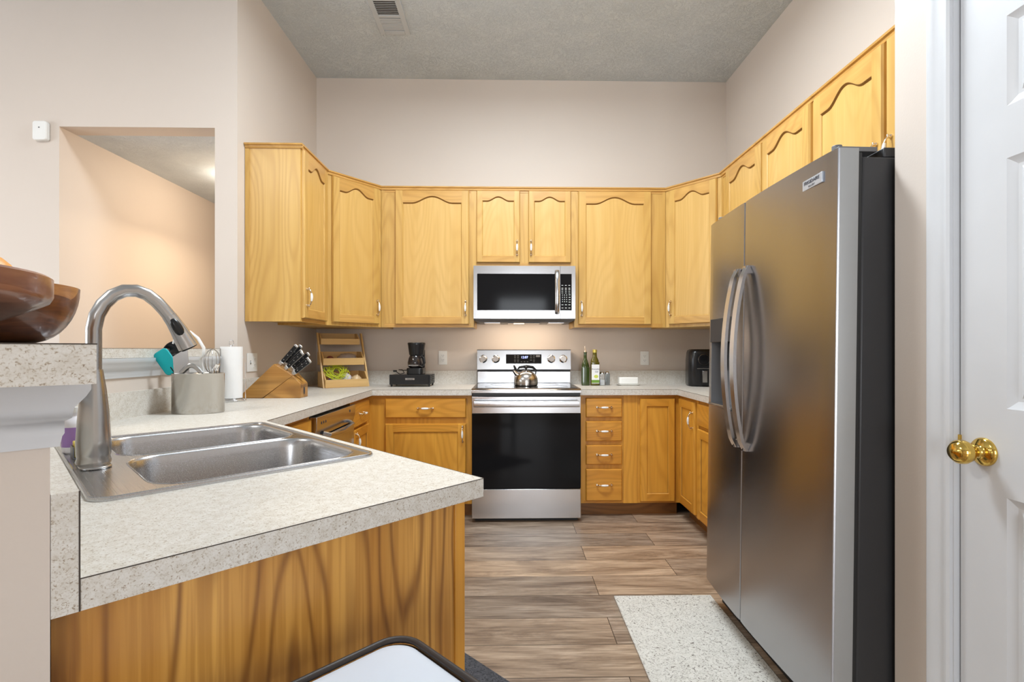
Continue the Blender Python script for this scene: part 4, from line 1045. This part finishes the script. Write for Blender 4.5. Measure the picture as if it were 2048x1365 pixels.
for k in range(6):
    a = PI*k/6; pts = []; m_ = 24
    for i in range(m_+1):
        th_ = -PI*.93+2*PI*.93*i/m_
        pts.append((.032*math.sin(th_)*math.cos(a), .032*math.sin(th_)*math.sin(a), ln+.054*math.cos(th_)))
    b.tube(pts, .0011, 5)
b.build('wires', SATIN, t, smooth=60)
t, ln = uten('tongs', 'small steel tongs with curved tips at the right of the crock', (.07, -.012, 0), (.084, -.014, .19))
b = MB()
for s_ in (-1, 1): b.tube([(0, s_*.004, .0), (0, s_*.010, .13), (0, s_*.014, ln), (.008, s_*.008, ln+.018)], .004, 8, flat=(1, 2))
b.build('arms', CHROME, t)
t, ln = uten('masher', 'steel masher with a looped head in the front of the crock', (.0, -.05, 0), (.004, -.056, .17))
b = MB(); b.tube([(0, 0, 0), (0, 0, ln)], .004, 8); b.tube([(-.045+.09*i/12, 0, ln-.0+.034*math.sin(PI*i/12)) for i in range(13)], .005, 8, flat=(1, 2)); b.build('loop_head', SATIN, t)
t = thing('measuring_ladle', 'white curved plastic ladle arching above the crock', 'utensil', tuple(FOOT))
pts = [(.0, .04, 0), (-.002, .035, .19), (-.010, .03, .232), (.004, .03, .247), (.006, .03, .281), (-.02, .03, .326), (-.055, .03, .355), (-.10, .03, .353), (-.122, .03, .335), (-.132, .03, .300)]
MB().tube(pts, [.005, .005, .006, .007, .007, .006, .005, .004, .004, .004], 10).build('curved_stick', WHITEP, t, smooth=60)
# ------------------------------------------------------------------ paper towel
px_, py_ = at(461, 803, CT); 
t = thing('paper_towel_holder', 'wire paper towel holder on the worktop beside the crock', 'paper towel holder', (px_, py_+.01, CT+.0004))
b = MB(); b.tube([(.07*math.cos(a*PI/16), .07*math.sin(a*PI/16), .006) for a in range(32)], .003, 8, closed=True); b.tube([(.05*math.cos(a*PI/16), .05*math.sin(a*PI/16), .012) for a in range(32)], .003, 8, closed=True)
for a in (0, 2.1, 4.2): b.ball((.07*math.cos(a), .07*math.sin(a), .006), .0058, 10)
b.tube([(-.05, 0, .012), (.05, 0, .012)], .003, 8); b.build('wire_base', CHROME, t, smooth=60)
b = MB(); b.tube([(0, 0, .012), (0, 0, .305)], .003, 8); b.tube([(.012*math.sin(a), 0, .318-.016*math.cos(a)) for a in [2*PI*i/16 for i in range(16)]], .0018, 6, closed=True); b.tube([(.068, .015, .006), (.068, .015, .21)], .002, 6); b.build('rod', CHROME, t)
o = MB(); o.lathe([(.02, .0), (.054, .0), (.0545, .28), (.02, .28), (.02, 0)], 48); o.box(.0, -.0552, 0.0, .045, -.0540, .28) if False else None
o = o.build('paper_towel_roll', PAPER, None, smooth=40, loc=(px_, py_+.01, CT+.018)); tag(o, 'white paper towel roll standing upright on its wire holder', 'paper towel')

# ------------------------------------------------------------------ knife block with knives
kx, ky = -1.548, 2.915; KA = R(1); K = .97
t = thing('knife_block', 'slanted wooden knife block on the left worktop below the wall cabinet', 'knife block', (kx, ky, CT+.0004), KA)
def ks_(pp): return [(p[0]*K, p[1]*K) for p in pp]
MB().prism(ks_([(0, .018), (.195, .205), (.305, .135), (.125, .0), (.015, 0)]), .0, .115, 'y').build('slanted_body', BLOCKW, t, bevel=.002)
fo = MB().prism(ks_([(.13, 0), (.35, 0), (.35, .085), (.305, .133), (.295, .128)]), .002, .113, 'y').build('foot', BLOCKW, t, bevel=.002)
b = MB()
for i in range(8): b.box(.3502*K, .012+.012*i, .058, .3506*K, .015+.012*i, .076)
b.build('slots', TEXTD, fo)
MB().lathe([(.011, 0), (.011, .0006)], 20, M=Matrix.Translation((.3503*K, .058, .040)) @ Matrix.Rotation(PI/2, 4, 'Y') @ Matrix.Scale(2.0, 4, (1, 0, 0))).build('burned_mark', TEXTD, fo)
rv = plain('knife_rivet_steel', (.7, .7, .7), .3, 1)
kroot = Matrix.Translation((kx, ky, CT)) @ Matrix.Rotation(KA, 4, 'Z')
kn_list = [(.012, .095, .150, 44), (.012, .055, .145, 41), (.038, .085, .13, 45), (.062, .03, .135, 46), (.070, .085, .14, 49), (.098, .06, .12, 50), (.118, .022, .125, 52)]
knl = ['knife at the back of the top row of the wooden block', 'black handled knife at the front of the top row in the block', 'knife in the second row of the wooden block',
       'middle row knife at the front of the block', 'middle row knife at the back of the block', 'knife in the fourth row of the block', 'lowest knife at the front of the block, nearest the worktop']
for (u, yk, ln, an), lb in zip(kn_list, knl):
    bx_, bz_ = (.195+.110*u/.13)*K, (.205-.07*u/.13)*K
    p = kroot @ Vector((bx_, yk, bz_))
    q = thing('kitchen_knife', lb, 'knife', tuple(p), rot=(0, R(an), KA), group='knives in the wooden block')
    g_ = MB().prism(rrect(-.011, .022, .011, ln, .007, 4), -.007, .007, 'y').build('grip', BLACKP, q, bevel=.003)
    MB().prism([(-.009, .002), (.009, .002), (.012, .022), (-.012, .022)], -.008, .008, 'y').build('bolster', rv, q, bevel=.001)
    MB().prism(rrect(-.012, ln-.004, .012, ln+.008, .005, 4), -.0075, .0075, 'y').build('butt_cap', rv, q, bevel=.002)
    b = MB(); b.box(-.0118, -.0014, .02, .0118, .0014, ln); b.build('tang', rv, q)
    b = MB()
    for zq in (.04, .075, .105): b.lathe([(.0025, -.0075), (.0025, .0075)], 10, M=Matrix.Translation((0, 0, zq)) @ Matrix.Rotation(PI/2, 4, 'X'))
    b.build('rivets', rv, q)

# ------------------------------------------------------------------ bamboo rack in the corner
RWd = .32; RA = R(36); RKX, RKY = -1.335, 3.665
rk = thing('basket_rack', 'three-tier bamboo basket rack in the left corner of the worktop', 'rack', (RKX, RKY, CT+.0005), RA)
def tier(y0_, y1_, z, h, name='basket', x0=0, x1=RWd):
    b = MB(); T = .009
    b.box(x0, y0_, z, x1, y0_+T, z+h*.7, 0); b.box(x0, y1_-T, z, x1, y1_, z+h*1.35, 0)
    for xx in (x0, x1-T): b.prism([(y0_+T, z), (y1_-T, z), (y1_-T, z+h*1.35), (y0_+.06, z+h*1.35), (y0_+T, z+h*.7)], xx, xx+T, 'x')
    b.box(x0+T, y0_+T, z, x1-T, y1_-T, z+.006)
    return b.build(name, BAMBOO, rk, bevel=.0015)
tier(.0, .20, .0, .085, x0=.0, x1=RWd); tier(.06, .215, .165, .075, x0=.002, x1=RWd-.010); tier(.125, .235, .320, .065, x0=.004, x1=RWd-.022)
for xx in (-.0125, RWd+.0012):
    MB().hexa([(xx, .012, .0), (xx, .036, .0), (xx, .200, .41), (xx, .176, .41)], [(xx+.0115, .012, .0), (xx+.0115, .036, .0), (xx+.0115, .200, .41), (xx+.0115, .176, .41)]).build('side_post', BAMBOO, rk, bevel=.001)
ro = Matrix.Translation((RKX, RKY, CT)) @ Matrix.Rotation(RA, 4, 'Z')
onionw = plain('white_onion_skin', (.78, .74, .76), .35, var=.1); onionb = plain('tan_onion_skin', (.72, .52, .30), .35, var=.2)
def onion(label, x, y, z, r, mat):
    p = ro @ Vector((x, y, z))
    o = MB().lathe([(.0001, -r*.92), (r*.5, -r*.82), (r*.9, -r*.42), (r, 0), (r*.9, r*.42), (r*.55, r*.76), (r*.18, r*.95), (r*.10, r*1.15), (.0001, r*1.16)], 24).build('onion', mat, None, smooth=80, loc=tuple(p), rot=(.4, .3, 0)); tag(o, label, 'onion')
onion('tan onion in the bottom basket of the bamboo rack', .245, .055, .050, .041, onionb); onion('pale white onion behind the tan one in the bottom basket', .185, .115, .060, .045, onionw)
netm = plain('yellow_plastic_net', (.62, .70, .03), .4); purp = plain('purple_plastic_net', (.16, .05, .38), .35); cello = plain('clear_crinkled_plastic', (.45, .38, .36), .2, alpha=.45)
random.seed(3)
b = MB()
for k in range(16):
    c0 = Vector((.10+random.uniform(-.02, .02), .065, .112)); pts = []
    ph = random.uniform(0, 6); tl = random.uniform(-1, 1)
    for i in range(24):
        a = 2*PI*i/24; rx_ = .062+.018*math.sin(3*a+ph); v = Vector((rx_*math.cos(a), .045*math.sin(a*1.0+tl), .040*math.sin(a+tl)+.014*math.sin(3*a+ph)))
        pts.append(c0+v)
    b.tube(pts, .0016, 5, closed=True)
o = b.build('mesh_produce_bag', netm, None, smooth=60); o.matrix_world = ro; tag(o, 'yellow net bag bulging in the bottom basket of the bamboo rack', 'bag')
b = MB(); b.ball((.085, .07, .040), .036, 20, 0, 1.7, 1.1, .8); o = b.build('produce_bag', purp, None, smooth=80); o.matrix_world = ro; o.modifiers.new('crumple', 'SUBSURF').render_levels = 1
dsm = o.modifiers.new('crinkle', 'DISPLACE'); tx = bpy.data.textures.new('crinkle', 'CLOUDS'); tx.noise_scale = .03; dsm.texture = tx; dsm.strength = .018; dsm.mid_level = .5
tag(o, 'purple plastic produce bag at the left of the bottom basket', 'bag')
b = MB(); b.ball((.195, .12, .215), .04, 20, 0, 1.9, 1.0, .9); o = b.build('bread_bag', cello, None, smooth=80); o.matrix_world = ro; dsm = o.modifiers.new('crinkle', 'DISPLACE'); dsm.texture = tx; dsm.strength = .03; tag(o, 'crinkled clear plastic bag in the middle basket of the rack', 'bag')
redm = plain('red_brown_food', (.25, .07, .05), .5)
o = MB().ball((.065, .11, .205), .03).build('tomato', redm, None, smooth=80); o.matrix_world = ro; tag(o, 'dark red round vegetable at the left of the middle basket', 'vegetable')

# ------------------------------------------------------------------ coffee maker on pod drawer
pxx, pyy = X(820, 3.80), 3.80
t = thing('pod_drawer', 'flat black wire coffee pod drawer under the coffee maker', 'drawer', (pxx, pyy, CT+.0004))
W2 = .152
MB().box(-W2, .005, .018, W2, .20, .090).build('tray_body', BLACKP, t, bevel=.002)
fr = MB().box(-W2-.003, -.002, .016, W2-.01, .0048, .092).build('drawer_front', BLACKP, t, bevel=.001)
MB().box(-.035, -.004, .052, .035, -.0022, .066).build('name_plate', SATIN, fr); 
text('letters', 'Keurig', .015, TEXTD, fr, (0, -.0046, .059), (PI/2, 0, 0))
b = MB()
for k in range(5): b.tube([(W2+.004, .01, .025+.014*k), (W2+.004, .19, .025+.014*k)], .0015, 6)
for yy in (.01, .1, .19): b.tube([(W2+.004, yy, .02), (W2+.004, yy, .09)], .0018, 6)
b.build('wire_side', BLACKM, t)
for xx in (-W2+.01, W2-.01):
    for yy in (.012, .185): MB().lathe([(.006, 0), (.009, .018)], 12, (xx, yy, 0)).build('foot', BLACKP, t)
cmx, cmy = X(831, 3.87), 3.90; cz = CT+.0912
t = thing('coffee_maker', 'small black drip coffee maker on the pod drawer', 'coffee maker', (cmx, cmy, cz))
MB().prism(rrect(-.062, -.08, .062, .085, .025, 5), 0, .05).build('warming_base', BLACKP, t, bevel=.005)
MB().prism(rrect(-.058, .03, .058, .085, .02, 5), .05, .19).build('water_tank', BLACKP, t, bevel=.004)
b = MB(); b.lathe([(.056, .150), (.060, .18), (.066, .225), (.069, .238), (.066, .245), (.0001, .245)], 36, (0, .012, 0), sx=1.0, sy=.95); b.build('filter_housing', BLACKP, t, smooth=50)
cg = plain('carafe_dark_glass', (.02, .015, .015), .05, coat=.5)
b = MB(); b.lathe([(.045, .052), (.055, .06), (.058, .09), (.050, .125), (.042, .142), (.0001, .142)], 36, (-.004, -.02, 0)); o = b.build('carafe', cg, t, smooth=50)
MB().tube([(.045, -.04, .135), (.068, -.05, .13), (.072, -.05, .09), (.055, -.045, .065)], .007, 10, flat=(1, 1.4)).build('carafe_handle', BLACKP, o)
MB().box(-.045, -.0765, .068, .03, -.0755, .074).build('carafe_band', SATIN, o)
b = MB(); b.tube([(-.06, .04, .03), (-.10, .0, .03), (-.13, -.02, .035), (-.10, -.03, .035), (-.08, -.06, .012), (-.11, -.07, .004), (-.14, -.05, .018)], .003, 8); b.box(-.165, -.062, .02, -.138, -.048, .034); b.build('power_cord', BLACKP, t, smooth=60)

# ------------------------------------------------------------------ kettle
kxx, kyy = X(1052.5, 3.70), 3.74
t = thing('kettle', 'small stainless steel whistling kettle on the cooktop', 'kettle', (kxx, kyy, .9286))
ks = steel('kettle_steel', (.62, .58, .54), .2)
MB().lathe([(.082, 0), (.088, .004), (.089, .03), (.086, .055), (.074, .08), (.052, .098), (.03, .106), (.0001, .108)], 40).build('kettle_body', ks, t, smooth=50)
lid = MB().lathe([(.034, .104), (.034, .109), (.02, .114), (.0001, .115)], 28).build('lid', ks, t)
MB().lathe([(.006, .114), (.006, .122), (.014, .130), (.014, .138), (.007, .145), (.0001, .146)], 20).build('lid_knob', BLACKP, lid, smooth=50)
sp_ = MB().tube([(-.055, -.01, .07), (-.078, -.014, .092), (-.093, -.017, .112)], [.018, .014, .012], 16).build('spout', ks, t, smooth=50)
MB().tube([(-.088, -.016, .108), (-.080, -.014, .125), (-.092, -.016, .15)], [.012, .011, .006], 12).build('whistle', BLACKP, sp_)
MB().tube([(.072, .012, .08), (.075, .014, .115), (.05, .010, .135), (.0, .004, .142), (-.05, -.006, .135), (-.068, -.010, .115)], [.004, .005, .008, .009, .007, .004], 12, flat=(1.3, .7)).build('handle', BLACKP, t, smooth=60)

# ------------------------------------------------------------------ bottles, shakers, butter dish, air fryer
olive = plain('dark_green_glass', (.035, .055, .012), .08, coat=.5); olive2 = plain('green_oil_glass', (.09, .075, .008), .08, coat=.5)
gold = plain('gold_cap', (.65, .52, .12), .3, .6); cork = plain('steel_pourer', (.75, .6, .45), .25, 1)
yb2 = 3.93
t = thing('oil_bottle', 'square dark green oil bottle with a pour spout, nearest the range', 'bottle', (X(1170.5, yb2), yb2, CT+.0004))
MB().prism(rrect(-.031, -.031, .031, .031, .008, 4), 0, .145).build('bottle_base', olive, t, bevel=.004)
MB().lathe([(.030, .140), (.029, .160), (.021, .19), (.013, .21), (.012, .255), (.015, .257), (.015, .262), (.0001, .262)], 28).build('bottle_neck', olive, t, smooth=50)
MB().tube([(0, 0, .262), (0, 0, .28), (-.004, 0, .31)], [.009, .004, .003], 10).build('pour_spout', cork, t)
t = thing('oil_bottle', 'green oil bottle with a gold cap and white printed label', 'bottle', (X(1189, yb2), yb2-.01, CT+.0004))
MB().prism(rrect(-.034, -.034, .034, .034, .012, 4), 0, .185).build('bottle_base', olive2, t, bevel=.005)
MB().lathe([(.033, .18), (.031, .198), (.018, .225), (.016, .262), (.0001, .262)], 28).build('bottle_neck', olive2, t, smooth=50)
MB().lathe([(.018, .258), (.018, .282), (.0001, .283)], 20).build('bottle_cap', gold, t)
lab = MB().box(-.030, -.0352, .018, .030, -.0342, .165).build('bottle_label', TEXTW, t)
MB().box(-.030, -.0356, .022, .030, -.0353, .045).build('label_band', plain('green_print', (.14, .28, .03), .5), lab)
b = MB(); b.lathe([(.013, 0), (.013, .0004)], 20, M=Matrix.Translation((.005, -.0352, .072)) @ Matrix.Rotation(PI/2, 4, 'X') @ Matrix.Scale(1.3, 4, (1, 0, 0))); b.build('avocado_print', plain('yellow_green_print', (.55, .60, .10), .5), lab)
text('letters', 'Avocado', .0165, TEXTD, lab, (0, -.0356, .130), (PI/2, 0, 0)); text('letters', 'Oil', .019, TEXTD, lab, (.008, -.0356, .108), (PI/2, 0, 0))
glassc = plain('clear_glass', (.9, .92, .92), .03, trans=.9, ior=1.3); saltm = plain('white_salt', (.85, .85, .85), .8); pepm = plain('grey_pepper', (.25, .25, .23), .9)
for px0, lb, fill, mt in ((1204, 'clear glass salt shaker, left of the pair beside the oil bottles', .045, saltm), (1214, 'clear glass pepper shaker, right of the pair beside the oil bottles', .085, pepm)):
    yy = 3.93 if px0 == 1204 else 3.97
    t = thing('shaker', lb, 'shaker', (X(px0, yy), yy, CT+.0004))
    MB().prism(rrect(-.021, -.021, .021, .021, .005, 3), 0, .09).build('glass_jar', glassc, t, bevel=.002); MB().prism(rrect(-.018, -.018, .018, .018, .004, 3), .003, fill).build('filling', mt, t)
    MB().lathe([(.019, .090), (.019, .100), (.014, .107), (.0001, .108)], 20).build('shaker_lid', CHROME, t)
ybd = 3.93
t = thing('butter_dish', 'white covered butter dish on the worktop right of the range', 'dish', (X(1256, ybd), ybd, CT+.0004))
b = MB(); b.hexa([(x, y, 0) for x, y in rrect(-.075, -.038, .075, .038, .02, 5)], [(x, y, .010) for x, y in rrect(-.092, -.05, .092, .05, .025, 5)]); b.build('dish_plate', PORC, t, bevel=.002)
MB().prism(rrect(-.076, -.036, .076, .036, .012, 4), .0102, .066).build('dish_cover', PORC, t, bevel=.01, segs=4)
yaf = 3.83
t = thing('air_fryer', 'black air fryer with a round dial in the right corner of the worktop', 'air fryer', (X(1406, yaf), yaf+.04, CT+.0004), R(-10))
b = MB(); lv = [(.0, .005, .104), (.0, .02, .108), (0, .20, .107), (0, .255, .102), (0, .275, .096), (0, .285, .08)]
L_ = [[(x, y, z) for x, y in rrect(-r, -r, r, r, r*.55, 8)] for _, z, r in lv]; n = len(L_[0])
b.add([p for l in L_ for p in l], [(i*n+k, i*n+(k+1) % n, (i+1)*n+(k+1) % n, (i+1)*n+k) for i in range(len(lv)-1) for k in range(n)]+[tuple((len(lv)-1)*n+k for k in range(n)), tuple(range(n-1, -1, -1))]); b.build('body', BLACKP, t, smooth=50)
dlM = Matrix.Translation((.0, -.104, .205)) @ Matrix.Rotation(PI/2, 4, 'X')
dl = MB().lathe([(.040, 0), (.040, .006), (.036, .008), (.0001, .008)], 32, M=dlM).build('dial', BLACKG, t)
MB().tube([(.040*math.cos(a*PI/20), -.1125, .205+.040*math.sin(a*PI/20)) for a in range(40)], .0016, 6, closed=True).build('dial_ring', CHROME, dl)
MB().box(-.05, -.1095, .135, .05, -.1055, .140).build('basket_gap', SATIN, t)
MB().box(-.022, -.145, .03, .022, -.10, .125).build('basket_handle', BLACKP, t, bevel=.006)
MB().box(-.016, -.1468, .035, .016, -.1452, .12).build('handle_plate', SATIN, t, bevel=.001)
